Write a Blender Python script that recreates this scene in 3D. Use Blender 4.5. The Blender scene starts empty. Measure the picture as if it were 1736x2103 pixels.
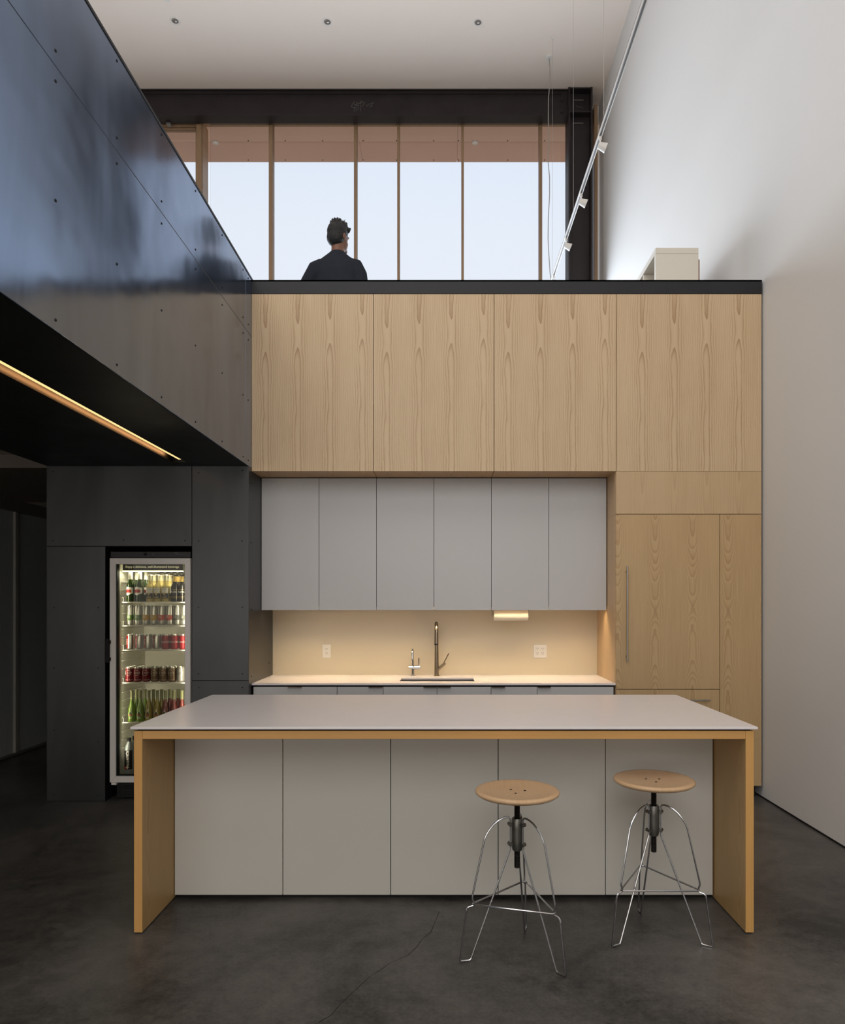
import bpy, bmesh, math, random
from mathutils import Vector, Matrix
random.seed(7)
PI = math.pi
sc = bpy.context.scene
COL = sc.collection
# ------------------------------------------------------------------ camera
F, H, CX, HY = 1440.0, 1.55, 913.0, 1239.0      # focal length in pixels, eye height, optical axis in the 1736x2103 frame
cd = bpy.data.cameras.new('camera'); cam = bpy.data.objects.new('camera', cd); COL.objects.link(cam)
cam.location = (0, 0, H); cam.rotation_euler = (PI/2, 0, 0)
cd.sensor_fit = 'HORIZONTAL'; cd.sensor_width = 36; cd.lens = F/1736*36
cd.shift_x = (868-CX)/1736; cd.shift_y = (HY-1051.5)/1736
cd.clip_start = .05; cd.clip_end = 300
sc.camera = cam
# ------------------------------------------------------------------ world, large lights, exposure
SKY_STRENGTH, WINDOW_W, REAR_W = 1.05, 440, 255
w = bpy.data.worlds.new('sky'); sc.world = w; w.use_nodes = True
wn = w.node_tree.nodes; wl = w.node_tree.links
tc = wn.new('ShaderNodeTexCoord'); sp = wn.new('ShaderNodeSeparateXYZ'); mr = wn.new('ShaderNodeMapRange'); cr = wn.new('ShaderNodeValToRGB')
wl.new(tc.outputs['Generated'], sp.inputs[0]); wl.new(sp.outputs['Z'], mr.inputs['Value'])
mr.inputs['From Min'].default_value = -.4; mr.inputs['From Max'].default_value = 1
wl.new(mr.outputs[0], cr.inputs[0])
e = cr.color_ramp.elements
e[0].position = 0; e[0].color = (.55, .47, .40, 1)
e[1].position = 1; e[1].color = (.60, .75, 1.0, 1)
q = e.new(.26); q.color = (.62, .55, .50, 1)
q = e.new(.30); q.color = (.92, .94, .97, 1)
q = e.new(.62); q.color = (.83, .89, .98, 1)
wl.new(cr.outputs[0], wn['Background'].inputs['Color'])
wn['Background'].inputs['Strength'].default_value = SKY_STRENGTH
sc.view_settings.view_transform = 'Standard'; sc.view_settings.look = 'None'
sc.view_settings.gamma = 1; sc.view_settings.use_curve_mapping = False
sc.view_settings.exposure = 0

def area(name, loc, rot, sx, sy, power, col, parent=None, spread=PI):
    l = bpy.data.lights.new(name, 'AREA'); l.shape = 'RECTANGLE'; l.size = sx; l.size_y = sy
    l.energy = power; l.color = col; l.spread = spread
    o = bpy.data.objects.new(name, l); COL.objects.link(o); o.location = loc; o.rotation_euler = rot
    if parent: o.parent = parent; o.location = Vector(loc)-ORG[parent.name]
    return o
# daylight through the tall loft glazing (far end) and through the glazing behind the camera, then two added fills
area('loft_daylight', (-1.43, 11.02, 4.9), (-PI/2, 0, 0), 7.8, 3.1, WINDOW_W, (.78, .88, 1))
area('rear_daylight', (-1.0, -4.7, 6.2), (PI/2-.10, 0, 0), 6.5, 5.0, REAR_W, (1, .955, .90))
area('overhead_fill', (-3.0, .2, 9.6), (0, 0, 0), 5.5, 5.0, 235, (1, .98, .96))  # unseen soft fill added under the closed ceiling to brighten level surfaces
area('rear_ground_fill', (-3.0, -4.8, 1.6), (PI/2, 0, 0), 8.0, 2.2, 105, (1, .95, .88))  # low fill added before the solid rear wall, lifts island fronts and left room
# ------------------------------------------------------------------ helpers
ORG = {}
class MB:
    def __init__(s): s.bm = bmesh.new()
    def box(s, x0, x1, y0, y1, z0, z1, bev=0, seg=1):
        b = bmesh.new(); bmesh.ops.create_cube(b, size=1)
        sx, sy, sz = abs(x1-x0), abs(y1-y0), abs(z1-z0)
        for v in b.verts: v.co = Vector(((x0+x1)/2+v.co.x*sx, (y0+y1)/2+v.co.y*sy, (z0+z1)/2+v.co.z*sz))
        if bev: bmesh.ops.bevel(b, geom=b.edges[:], offset=bev, segments=seg, affect='EDGES', profile=.5)
        return s.add(b)
    def add(s, b):
        me = bpy.data.meshes.new('t'); b.to_mesh(me); b.free(); s.bm.from_mesh(me); bpy.data.meshes.remove(me); return s
    def tube(s, pts, r, n=8, cap=True, closed=False):
        pts = [Vector(p) for p in pts]; rs = r if isinstance(r, (list, tuple)) else [r]*len(pts)
        N = len(pts); prev = None; rings = []
        for i, p in enumerate(pts):
            a = pts[(i-1) % N] if (i > 0 or closed) else p; c = pts[(i+1) % N] if (i < N-1 or closed) else p
            t = ((p-a).normalized()+(c-p).normalized())
            if t.length < 1e-6: t = (c-a)
            t.normalize()
            if prev is None:
                u = t.orthogonal().normalized()
            else:
                u = (prev-t*prev.dot(t)); u = u.normalized() if u.length > 1e-6 else t.orthogonal().normalized()
            prev = u; v = t.cross(u)
            rings.append([s.bm.verts.new(p+(u*math.cos(2*PI*k/n)+v*math.sin(2*PI*k/n))*rs[i]) for k in range(n)])
        for i in range(N if closed else N-1):
            A, B = rings[i], rings[(i+1) % N]
            for k in range(n): s.bm.faces.new((A[k], A[(k+1) % n], B[(k+1) % n], B[k]))
        if cap and not closed: s.bm.faces.new(rings[0][::-1]); s.bm.faces.new(rings[-1])
        return s
    def lathe(s, prof, c=(0, 0, 0), n=24, axis='z', cap=True, a0=0, a1=2*PI):
        full = abs(a1-a0-2*PI) < 1e-6; m = n if full else n+1; rings = []
        for r, h in prof:
            ring = []
            for k in range(m):
                a = a0+(a1-a0)*k/n; p = (r*math.cos(a), r*math.sin(a), h)
                if axis == 'y': p = (p[0], h, p[1])
                if axis == 'x': p = (h, p[0], p[1])
                ring.append(s.bm.verts.new(Vector(p)+Vector(c)))
            rings.append(ring)
        for A, B in zip(rings, rings[1:]):
            for k in range(n if full else n): 
                k2 = (k+1) % m if full else k+1
                s.bm.faces.new((A[k], A[k2], B[k2], B[k]))
        if cap and full:
            for R_, r_ in ((rings[0], prof[0][0]), (rings[-1], prof[-1][0])):
                if r_ > 1e-5: s.bm.faces.new(R_)
        return s
    def quad(s, *pts):
        s.bm.faces.new([s.bm.verts.new(p) for p in pts]); return s
    def prism(s, poly, y0, y1):      # polygon in xz, extruded along y
        A = [s.bm.verts.new((x, y0, z)) for x, z in poly]; B = [s.bm.verts.new((x, y1, z)) for x, z in poly]
        s.bm.faces.new(A); s.bm.faces.new(B[::-1]); n = len(poly)
        for k in range(n): s.bm.faces.new((A[k], B[k], B[(k+1) % n], A[(k+1) % n]))
        return s
    def build(s, name, m, parent=None, smooth=35, kind=None, label=None, cat=None, group=None, mats=None):
        bm = s.bm; bmesh.ops.remove_doubles(bm, verts=bm.verts, dist=1e-6)
        bmesh.ops.recalc_face_normals(bm, faces=bm.faces)
        if parent is not None: org = ORG[parent.name]
        elif kind == 'structure' or not bm.verts: org = Vector()
        else:
            xs = [v.co for v in bm.verts]
            org = Vector(((min(c.x for c in xs)+max(c.x for c in xs))/2, (min(c.y for c in xs)+max(c.y for c in xs))/2, min(c.z for c in xs)))
        for v in bm.verts: v.co -= org
        me = bpy.data.meshes.new(name); bm.to_mesh(me); bm.free()
        me.materials.append(m)
        for x in (mats or []): me.materials.append(x)
        for p in me.polygons: p.use_smooth = True
        me.set_sharp_from_angle(angle=math.radians(smooth))
        o = bpy.data.objects.new(name, me); COL.objects.link(o)
        if parent is not None: o.parent = parent
        else: o.location = org
        ORG[o.name] = org
        tag(o, label, cat, group, kind); return o
def tag(o, label=None, cat=None, group=None, kind=None):
    if label: o['label'] = label
    if cat: o['category'] = cat
    if group: o['group'] = group
    if kind: o['kind'] = kind
    return o
def thing(name, label, cat, loc=(0, 0, 0), group=None):
    o = bpy.data.objects.new(name, None); COL.objects.link(o); o.location = loc; o.empty_display_size = .1
    ORG[o.name] = Vector(loc); return tag(o, label, cat, group)
def box(name, b, m, parent=None, bev=0, **k): return MB().box(*b, bev=bev).build(name, m, parent, **k)
def dup(root, loc, label=None, group=None):
    r = root.copy(); COL.objects.link(r); r.location = loc; ORG[r.name] = Vector(loc)
    if label: r['label'] = label
    if group: r['group'] = group
    for ch in root.children:
        c = ch.copy(); COL.objects.link(c); c.parent = r
        for g in ch.children:
            d = g.copy(); COL.objects.link(d); d.parent = c
    return r
def X(px, Y): return (px-CX)/F*Y
def Z(py, Y): return H-(py-HY)/F*Y
def YF(py, z=0): return F*(H-z)/(py-HY)
def lin(c): return tuple(((v/255)/12.92 if v/255 <= .04045 else ((v/255+.055)/1.055)**2.4) for v in c)
def text(name, body, size, loc, m, parent, wrap=None, rot=0, shear=0, extrude=.0002, rz=0, tilt=0, align='CENTER'):
    """flat lettering facing -Y; wrap = radius of the upright cylinder (centred behind loc) the word is bent around"""
    cu = bpy.data.curves.new('t', 'FONT'); cu.body = body; cu.size = size; cu.align_x = align; cu.align_y = 'CENTER'
    cu.shear = shear; cu.extrude = extrude; cu.resolution_u = 2
    o = bpy.data.objects.new('t', cu); COL.objects.link(o); bpy.context.view_layer.update()
    me = bpy.data.meshes.new_from_object(o.evaluated_get(bpy.context.evaluated_depsgraph_get()))
    bpy.data.objects.remove(o); bpy.data.curves.remove(cu)
    org = ORG[parent.name]; c, s_ = math.cos(rot), math.sin(rot)
    for v in me.vertices:
        x, y, z = v.co; x, y = x*c-y*s_, x*s_+y*c
        if wrap:
            a = x/wrap+rz; rr = wrap+.0004+z
            p = Vector((loc[0]+rr*math.sin(a), loc[1]+wrap-rr*math.cos(a), loc[2]+y))
        else: p = Vector((loc[0]+x, loc[1]-z, loc[2]+y))
        v.co = p-org
    me.name = name; me.materials.clear(); me.materials.append(m)
    t = bpy.data.objects.new(name, me); COL.objects.link(t); t.parent = parent; ORG[t.name] = org
    return t
# ------------------------------------------------------------------ materials
MATS = {}
def newmat(name):
    m = bpy.data.materials.new(name); m.use_nodes = True; nt = m.node_tree
    return m, nt, nt.nodes['Principled BSDF'], nt.nodes, nt.links
def mat(name, col, rough=.5, metal=0, var=.06, scale=3, bump=0, bscale=60, spec=.5, coat=0, trans=0, emit=None, estr=0, rvar=0, ior=1.45, alpha=1, stretch=(1, 1, 1)):
    m, nt, p, N, L = newmat(name)
    c = lin(col) if max(col) > 1 else col
    tc = N.new('ShaderNodeTexCoord'); mp = N.new('ShaderNodeMapping'); mp.inputs['Scale'].default_value = stretch
    L.new(tc.outputs['Object'], mp.inputs['Vector'])
    nz = N.new('ShaderNodeTexNoise'); nz.inputs['Scale'].default_value = scale; nz.inputs['Detail'].default_value = 6
    L.new(mp.outputs[0], nz.inputs['Vector'])
    mx = N.new('ShaderNodeMix'); mx.data_type = 'RGBA'
    mx.inputs['A'].default_value = tuple(min(1, v*(1-var*2)) for v in c)+(1,)
    mx.inputs['B'].default_value = tuple(min(1, v*(1+var*2)) for v in c)+(1,)
    L.new(nz.outputs['Fac'], mx.inputs['Factor']); L.new(mx.outputs['Result'], p.inputs['Base Color'])
    p.inputs['Roughness'].default_value = rough; p.inputs['Metallic'].default_value = metal
    p.inputs['Specular IOR Level'].default_value = spec; p.inputs['Coat Weight'].default_value = coat
    p.inputs['Transmission Weight'].default_value = trans; p.inputs['IOR'].default_value = ior; p.inputs['Alpha'].default_value = alpha
    if rvar:
        r = N.new('ShaderNodeMapRange'); L.new(nz.outputs['Fac'], r.inputs['Value'])
        r.inputs['To Min'].default_value = rough-rvar; r.inputs['To Max'].default_value = rough+rvar; L.new(r.outputs[0], p.inputs['Roughness'])
    if bump:
        b = N.new('ShaderNodeBump'); n2 = N.new('ShaderNodeTexNoise'); n2.inputs['Scale'].default_value = bscale
        L.new(mp.outputs[0], n2.inputs['Vector']); L.new(n2.outputs['Fac'], b.inputs['Height'])
        b.inputs['Strength'].default_value = bump; b.inputs['Distance'].default_value = .01; L.new(b.outputs[0], p.inputs['Normal'])
    if emit: p.inputs['Emission Color'].default_value = (*lin(emit), 1); p.inputs['Emission Strength'].default_value = estr
    MATS[name] = m; return m
def mth(N, L, op, a, b=None, c=None):
    n = N.new('ShaderNodeMath'); n.operation = op
    for i, v in enumerate((a, b, c)):
        if v is None: continue
        if isinstance(v, (int, float)): n.inputs[i].default_value = v
        else: L.new(v, n.inputs[i])
    return n.outputs[0]
def wood(name, light, dark, u='X', v='Z', period=.254, phase=0., amp=.055, freq=120., vs=1.1, seed=0., contrast=.55, slope=0., rough=.42, det1=2.5, wobble=.03, z0=0., d0_=0.):
    """slip-matched veneer: growth rings of a slightly wavy trunk cut by the sheet, repeated every `period` metres"""
    m, nt, p, N, L = newmat(name)
    tc = N.new('ShaderNodeTexCoord'); s = N.new('ShaderNodeSeparateXYZ'); L.new(tc.outputs['Object'], s.inputs[0])
    U, V = s.outputs[u], s.outputs[v]
    W = mth(N, L, 'WRAP', mth(N, L, 'ADD', U, phase), period/2, -period/2) if period else mth(N, L, 'ADD', U, phase)
    idx = mth(N, L, 'FLOOR', mth(N, L, 'DIVIDE', mth(N, L, 'ADD', mth(N, L, 'ADD', U, phase), (period or 1)/2), period or 1))
    V2 = mth(N, L, 'ADD', V, mth(N, L, 'MULTIPLY', idx, -.035))
    def noise(x, y, sc_, det=2):
        cb = N.new('ShaderNodeCombineXYZ')
        for i, q_ in enumerate((x, y)):
            if isinstance(q_, (int, float)): cb.inputs[i].default_value = q_
            else: L.new(q_, cb.inputs[i])
        cb.inputs[2].default_value = seed
        n = N.new('ShaderNodeTexNoise'); n.inputs['Scale'].default_value = sc_; n.inputs['Detail'].default_value = det
        L.new(cb.outputs[0], n.inputs['Vector']); return n.outputs['Fac']
    n1 = noise(0., V2, vs, det1)
    d = mth(N, L, 'ADD', mth(N, L, 'MULTIPLY', mth(N, L, 'SUBTRACT', n1, .36), amp*4), mth(N, L, 'ADD', mth(N, L, 'MULTIPLY', mth(N, L, 'ABSOLUTE', mth(N, L, 'SUBTRACT', V2, z0)), -slope), d0_))
    wob = mth(N, L, 'MULTIPLY', mth(N, L, 'SUBTRACT', noise(mth(N, L, 'MULTIPLY', W, 6), mth(N, L, 'MULTIPLY', V2, 2), 2.6, 4), .5), wobble)
    Wn = mth(N, L, 'ADD', W, wob)
    r = mth(N, L, 'SQRT', mth(N, L, 'ADD', mth(N, L, 'MULTIPLY', Wn, Wn), mth(N, L, 'MULTIPLY', d, d)))
    # ring position, compressed away from the centre so the flanks show fine straight lines
    ph = mth(N, L, 'MULTIPLY', mth(N, L, 'POWER', r, 1.25), freq)
    fr = mth(N, L, 'FRACT', ph)
    ring = mth(N, L, 'POWER', fr, 3.0)
    near = N.new('ShaderNodeMapRange'); L.new(mth(N, L, 'ABSOLUTE', W), near.inputs['Value'])
    near.inputs['From Min'].default_value = .02; near.inputs['From Max'].default_value = .09
    near.inputs['To Min'].default_value = 1.0; near.inputs['To Max'].default_value = .45
    ring = mth(N, L, 'MULTIPLY', ring, near.outputs[0])
    fine = noise(mth(N, L, 'MULTIPLY', U, 60), mth(N, L, 'MULTIPLY', V, .8), 4.0, 3)
    fac = mth(N, L, 'ADD', mth(N, L, 'MULTIPLY', ring, contrast), mth(N, L, 'MULTIPLY', mth(N, L, 'SUBTRACT', fine, .5), .55))
    broad = noise(mth(N, L, 'MULTIPLY', U, 2.0), mth(N, L, 'MULTIPLY', V, .5), 2.0, 2)
    fac = mth(N, L, 'ADD', fac, mth(N, L, 'MULTIPLY', mth(N, L, 'SUBTRACT', broad, .4), .35))
    mx = N.new('ShaderNodeMix'); mx.data_type = 'RGBA'; mx.clamp_factor = True
    mx.inputs['A'].default_value = (*lin(light), 1); mx.inputs['B'].default_value = (*lin(dark), 1)
    L.new(fac, mx.inputs['Factor']); L.new(mx.outputs['Result'], p.inputs['Base Color'])
    p.inputs['Roughness'].default_value = rough; p.inputs['Specular IOR Level'].default_value = .35
    MATS[name] = m; return m
def steel(name, col, rough=.24, bumps=.10):
    """blackened hot-rolled plate: dark metal, cloudy mill scale, long faint streaks"""
    m, nt, p, N, L = newmat(name)
    tc = N.new('ShaderNodeTexCoord'); mp = N.new('ShaderNodeMapping'); mp.inputs['Rotation'].default_value = (.9, 0, 0); mp.inputs['Scale'].default_value = (1, 1.2, .22)
    L.new(tc.outputs['Object'], mp.inputs['Vector'])
    n = N.new('ShaderNodeTexNoise'); n.inputs['Scale'].default_value = 3; n.inputs['Detail'].default_value = 7; n.inputs['Distortion'].default_value = .8
    L.new(mp.outputs[0], n.inputs['Vector'])
    c = lin(col)
    r = N.new('ShaderNodeValToRGB'); L.new(n.outputs['Fac'], r.inputs[0])
    r.color_ramp.elements[0].position = .32; r.color_ramp.elements[0].color = tuple(v*.84 for v in c)+(1,)
    r.color_ramp.elements[1].position = .72; r.color_ramp.elements[1].color = tuple(v*1.15 for v in c)+(1,)
    L.new(r.outputs[0], p.inputs['Base Color'])
    q = N.new('ShaderNodeMapRange'); L.new(n.outputs['Fac'], q.inputs['Value'])
    q.inputs['To Min'].default_value = rough-.05; q.inputs['To Max'].default_value = rough+.10; L.new(q.outputs[0], p.inputs['Roughness'])
    p.inputs['Metallic'].default_value = .92
    b = N.new('ShaderNodeBump'); n2 = N.new('ShaderNodeTexNoise'); n2.inputs['Scale'].default_value = 2.2; n2.inputs['Detail'].default_value = 2
    L.new(tc.outputs['Object'], n2.inputs['Vector']); L.new(n2.outputs['Fac'], b.inputs['Height'])
    b.inputs['Strength'].default_value = bumps; b.inputs['Distance'].default_value = .05; L.new(b.outputs[0], p.inputs['Normal'])
    MATS[name] = m; return m
def glass(name, tint=(1, 1, 1), gloss=1.0, rough=0.0, ior=1.5, haze=0.):
    m, nt, p, N, L = newmat(name); N.remove(p)
    out = [n for n in N if n.type == 'OUTPUT_MATERIAL'][0]
    t = N.new('ShaderNodeBsdfTransparent'); t.inputs[0].default_value = (*tint, 1)
    g = N.new('ShaderNodeBsdfGlossy'); g.inputs['Roughness'].default_value = rough; g.inputs[0].default_value = (gloss,)*3+(1,)
    f = N.new('ShaderNodeFresnel'); f.inputs[0].default_value = ior
    x = N.new('ShaderNodeMixShader'); L.new(f.outputs[0], x.inputs[0]); L.new(t.outputs[0], x.inputs[1]); L.new(g.outputs[0], x.inputs[2])
    last = x.outputs[0]
    if haze:
        dd = N.new('ShaderNodeBsdfDiffuse'); dd.inputs[0].default_value = (.6, .62, .6, 1)
        y = N.new('ShaderNodeMixShader'); y.inputs[0].default_value = haze; L.new(last, y.inputs[1]); L.new(dd.outputs[0], y.inputs[2]); last = y.outputs[0]
    L.new(last, out.inputs[0]); MATS[name] = m; return m

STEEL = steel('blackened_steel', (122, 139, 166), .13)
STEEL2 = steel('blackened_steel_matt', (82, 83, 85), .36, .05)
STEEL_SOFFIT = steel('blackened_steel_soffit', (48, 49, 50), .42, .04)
BEAM = mat('mill_scale_steel', (50, 45, 46), .5, .5, var=.2, scale=4, rvar=.12)
CAPM = mat('dark_steel_cap', (46, 46, 48), .5, .6, var=.12, scale=5, rvar=.08)
BLACK = mat('matt_black', (12, 12, 12), .7, var=.02)
SHADOWGAP = mat('black_reveal', (16, 15, 14), .8, var=.02)
WHITEWALL = mat('painted_plaster', (222, 220, 217), .75, var=.008, scale=2, bump=.15, bscale=2.0)
CEIL = mat('ceiling_paint', (238, 225, 214), .85, var=.01, scale=2)
WHITELAM = mat('white_laminate', (194, 192, 191), .34, var=.012, scale=1.5, spec=.4)
ISLLAM = mat('light_grey_laminate', (206, 202, 193), .36, var=.02, scale=2, spec=.4)
QUARTZ = mat('white_quartz', (232, 226, 225), .24, var=.01, scale=8, spec=.5)
SPLASH = mat('backsplash_slab', (212, 198, 172), .30, var=.012, scale=3)
WOODV = wood('ash_veneer_upper', (204, 178, 143), (146, 108, 66), period=.256, phase=.115, seed=1.7, amp=.065, freq=95, vs=.85, contrast=.72)
WOODH = wood('ash_veneer_header', (196, 168, 130), (158, 124, 86), period=.256, phase=.115, seed=4.1, amp=.05, freq=120, vs=.5, contrast=.35)
WOODT = wood('ash_veneer_tall', (194, 164, 122), (144, 106, 64), period=.298, phase=.10, seed=9.3, amp=.010, freq=240, vs=2.6, contrast=.5, slope=.055, det1=5, wobble=.022, z0=1.45, d0_=.125)
WOODY = wood('ash_veneer_return', (208, 178, 138), (168, 132, 92), u='Y', v='Z', period=.6, seed=2.2, amp=.05, freq=160)
WOODSOF = wood('ash_veneer_soffit', (200, 166, 124), (156, 120, 80), u='X', v='Y', period=.256, phase=.115, seed=3.3, freq=160)
FIRSIDE = wood('fir_side_grain', (188, 154, 104), (150, 116, 72), u='Y', v='Z', period=.5, seed=6.1, amp=.08, freq=200, vs=.6, contrast=.4)
FIREND = wood('fir_edge_vertical', (214, 164, 98), (176, 120, 62), u='X', v='Z', period=0, phase=.01, seed=5.1, amp=.05, freq=210, vs=1.5, contrast=.5)
FIRBEAM = wood('fir_edge_horizontal', (212, 162, 98), (174, 120, 62), u='Z', v='X', period=0, phase=.02, seed=8.1, amp=.05, freq=230, vs=1.1, contrast=.5)
FRAMEW = wood('window_timber', (150, 122, 94), (122, 96, 70), u='X', v='Z', period=.2, seed=2.9, freq=200)
SEATW = wood('maple_seat', (206, 172, 134), (184, 146, 106), u='X', v='Y', period=0, seed=7.7, freq=120, amp=.1, contrast=.3, rough=.22)
BRUSHED = mat('brushed_nickel', (146, 132, 114), .27, 1, var=.03, scale=20, stretch=(1, 1, .05))
CHROME = mat('chrome', (220, 220, 222), .06, 1, var=.0)
WIRE = mat('stool_wire_steel', (196, 197, 200), .18, 1, var=.03, scale=30)
CAST = mat('cast_hub_steel', (120, 118, 112), .38, .9, var=.12, scale=30, rvar=.08)
SCREWROD = mat('dark_threaded_steel', (48, 46, 44), .38, .9, var=.1, scale=40)
ALU = mat('aluminium', (188, 186, 184), .32, .85, var=.02, scale=10)
SINKM = mat('sink_stainless', (150, 146, 142), .3, 1, var=.03, scale=8)
FRIDGEFR = mat('silver_grey_plastic', (226, 220, 214), .42, .0, var=.01)
LINER = mat('fridge_liner', (222, 220, 208), .4, var=.01)
PLASTW = mat('white_plastic', (232, 226, 216), .35, var=.005)
TRACKW = mat('white_metal_enamel', (226, 222, 216), .35, var=.01)
TRACKG = mat('track_groove', (120, 120, 122), .5, .3)
PAPER = mat('paper_towel', (236, 228, 212), .95, var=.01, bump=.25, bscale=220)
OUT_SOF = mat('weathered_soffit_panel', (222, 190, 172), .7, var=.04, scale=.8)
OUT_SOF2 = mat('weathered_soffit_panel_outer', (212, 176, 158), .7, var=.05, scale=.8)
WIN = glass('window_glass', (.985, .99, 1.0), .4)
FGLASS = glass('fridge_glass', (.96, .95, .89), .2)
FROST = glass('frosted_glass', (.20, .23, .20), .5, .25, haze=.75)
LEDW = mat('warm_led', (255, 205, 120), .5, emit=(252, 222, 150), estr=1.15)
LEDU = mat('warm_led_under_cabinet', (255, 225, 180), .5, emit=(255, 205, 140), estr=1.5)
LEDF = mat('fridge_led', (255, 252, 225), .5, emit=(255, 250, 220), estr=6)
CHALK = mat('chalk', (120, 118, 112), .9, var=.2, scale=60)
SKIN = mat('skin', (118, 80, 62), .5, var=.04, scale=12)
HAIR = mat('black_hair', (13, 12, 14), .45, var=.2, scale=80, bump=.6, bscale=160)
SHIRT = mat('dark_grey_knit', (44, 47, 54), .95, var=.05, scale=30, bump=.3, bscale=260, spec=.1)
TROUS = mat('dark_trousers', (30, 31, 36), .9)
SHOE = mat('black_leather', (14, 13, 13), .4)
# concrete floor with clouding, speckle and hairline cracks
m, nt, p, N, L = newmat('polished_concrete')
tc = N.new('ShaderNodeTexCoord')
def fn(scale, det, rough=.5, dist=0):
    n = N.new('ShaderNodeTexNoise'); n.inputs['Scale'].default_value = scale; n.inputs['Detail'].default_value = det
    n.inputs['Roughness'].default_value = rough; n.inputs['Distortion'].default_value = dist; L.new(tc.outputs['Object'], n.inputs['Vector']); return n.outputs['Fac']
a, b_, c_ = fn(1.1, 5, .6, .6), fn(14, 8, .7), fn(55, 5, .8)
sm = mth(N, L, 'ADD', mth(N, L, 'MULTIPLY', a, .55), mth(N, L, 'ADD', mth(N, L, 'MULTIPLY', b_, .3), mth(N, L, 'MULTIPLY', c_, .25)))
r = N.new('ShaderNodeValToRGB'); L.new(sm, r.inputs[0])
r.color_ramp.elements[0].position = .44; r.color_ramp.elements[0].color = (*lin((36, 35, 34)), 1)
r.color_ramp.elements[1].position = .68; r.color_ramp.elements[1].color = (*lin((100, 96, 91)), 1)
L.new(r.outputs[0], p.inputs['Base Color'])
q = N.new('ShaderNodeMapRange'); L.new(b_, q.inputs['Value']); q.inputs['To Min'].default_value = .26; q.inputs['To Max'].default_value = .50; L.new(q.outputs[0], p.inputs['Roughness'])
bp = N.new('ShaderNodeBump'); L.new(c_, bp.inputs['Height']); bp.inputs['Strength'].default_value = .08; bp.inputs['Distance'].default_value = .01; L.new(bp.outputs[0], p.inputs['Normal'])
CONC = m
# ------------------------------------------------------------------ key depths and planes
YI = YF(1918); YK = 1.531*F/396; YFW = YF(1646); XS = -402/F*YFW
YU = YK*1.0525; YB = 6.25; XW = 2.535; ZC = 9.72; YW = 11.40
XFL = X(97, YFW); ZS = Z(957, YFW); ZCAP = Z(575, YK); ZLOFT = 3.15
st = dict(kind='structure')
# ------------------------------------------------------------------ room shell
box('floor', (-8, XW+.2, -5.2, 12, -.12, 0), CONC, **st)
box('ceiling', (-8, XW+.2, -5.2, 11.75, ZC, ZC+.2), CEIL, **st)
box('wall_right', (XW, XW+.2, -5.2, 11.75, 0, ZC), WHITEWALL, **st)
box('baseboard_right', (XW-.004, XW, -5.0, YB, 0, .012), BLACK, **st)
box('wall_left', (-8, -7.8, -5.2, 11.75, 0, ZC), WHITEWALL, **st)
bk = MB(); bk.box(-8, XW, -5.2, -5.0, 0, 3.4); bk.box(-8, XW, -5.2, -5.0, 8.9, ZC); bk.box(-8, -4.6, -5.2, -5.0, 3.4, 8.9); bk.box(2.3, XW, -5.2, -5.0, 3.4, 8.9)
bk.build('wall_rear', WHITEWALL, **st)
# loft floor slab, upper deck on the left
lf = MB(); lf.box(-7.8, XW, YB+.12, YW, 2.78, ZLOFT); lf.box(-7.8, XS-.16, -5.0, YB+.12, 2.93, ZLOFT)
lf.build('floor_loft', mat('loft_floor', (120, 110, 100), .5), **st)
box('wall_under_loft', (XFL, XW, YB+.12, YB+.22, 0, 2.78), WHITEWALL, **st)
# backsplash / kitchen back wall
box('wall_kitchen', (XS, XW, YB, YB+.12, 0, ZLOFT), SPLASH, **st)

# blackened steel guard of the walkway: plane XS, panels and screws
gw = box('wall_walkway_guard', (XS-.16, XS-.006, -5.0, YB+.10, ZS+.02, ZCAP-.02), STEEL2, **st)
zseam = 3.665
def plate(name, b, m, parent, bev=.0015): return box(name, b, m, parent, bev=bev)
yv = 5.40
for y0, y1 in ((-5.0, .55), (.553, yv), (yv+.003, YB+.10)):
    plate('steel_panel', (XS-.006, XS, y0, y1, ZS, zseam-.0015), STEEL, gw)
    plate('steel_panel', (XS-.006, XS, y0, y1, zseam+.0015, ZCAP), STEEL, gw)
box('top_cap', (XS-.17, XS+.004, -5.0, YB+.1, ZCAP, ZCAP+.018), CAPM, gw, bev=.002)
scr = None
def screw(parent, x, y, z, nx):
    """small dark dome screw; nx: facing direction 'x' or 'y'"""
    global scr
    b = MB()
    if nx == 'x': b.lathe([(.0068, 0), (.0058, .0022), (.003, .0034), (0, .0038)], (x, y, z), 8, 'x', cap=False)
    else: b.lathe([(.0055, 0), (.0046, -.0018), (.0024, -.0028), (0, -.003)], (x, y, z), 8, 'y', cap=False)
    return b.build('screw', BLACK, parent)
for k in range(-2, 5):
    y = 2.76+.517*k
    for z in (4.085, 3.725, 3.605, 3.135, 2.665): screw(gw, XS, y, z, 'x')
for y in (5.33, 5.47):
    for z in (4.085, 3.725, 3.605, 3.135, 2.665): screw(gw, XS, y, z, 'x')

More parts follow.
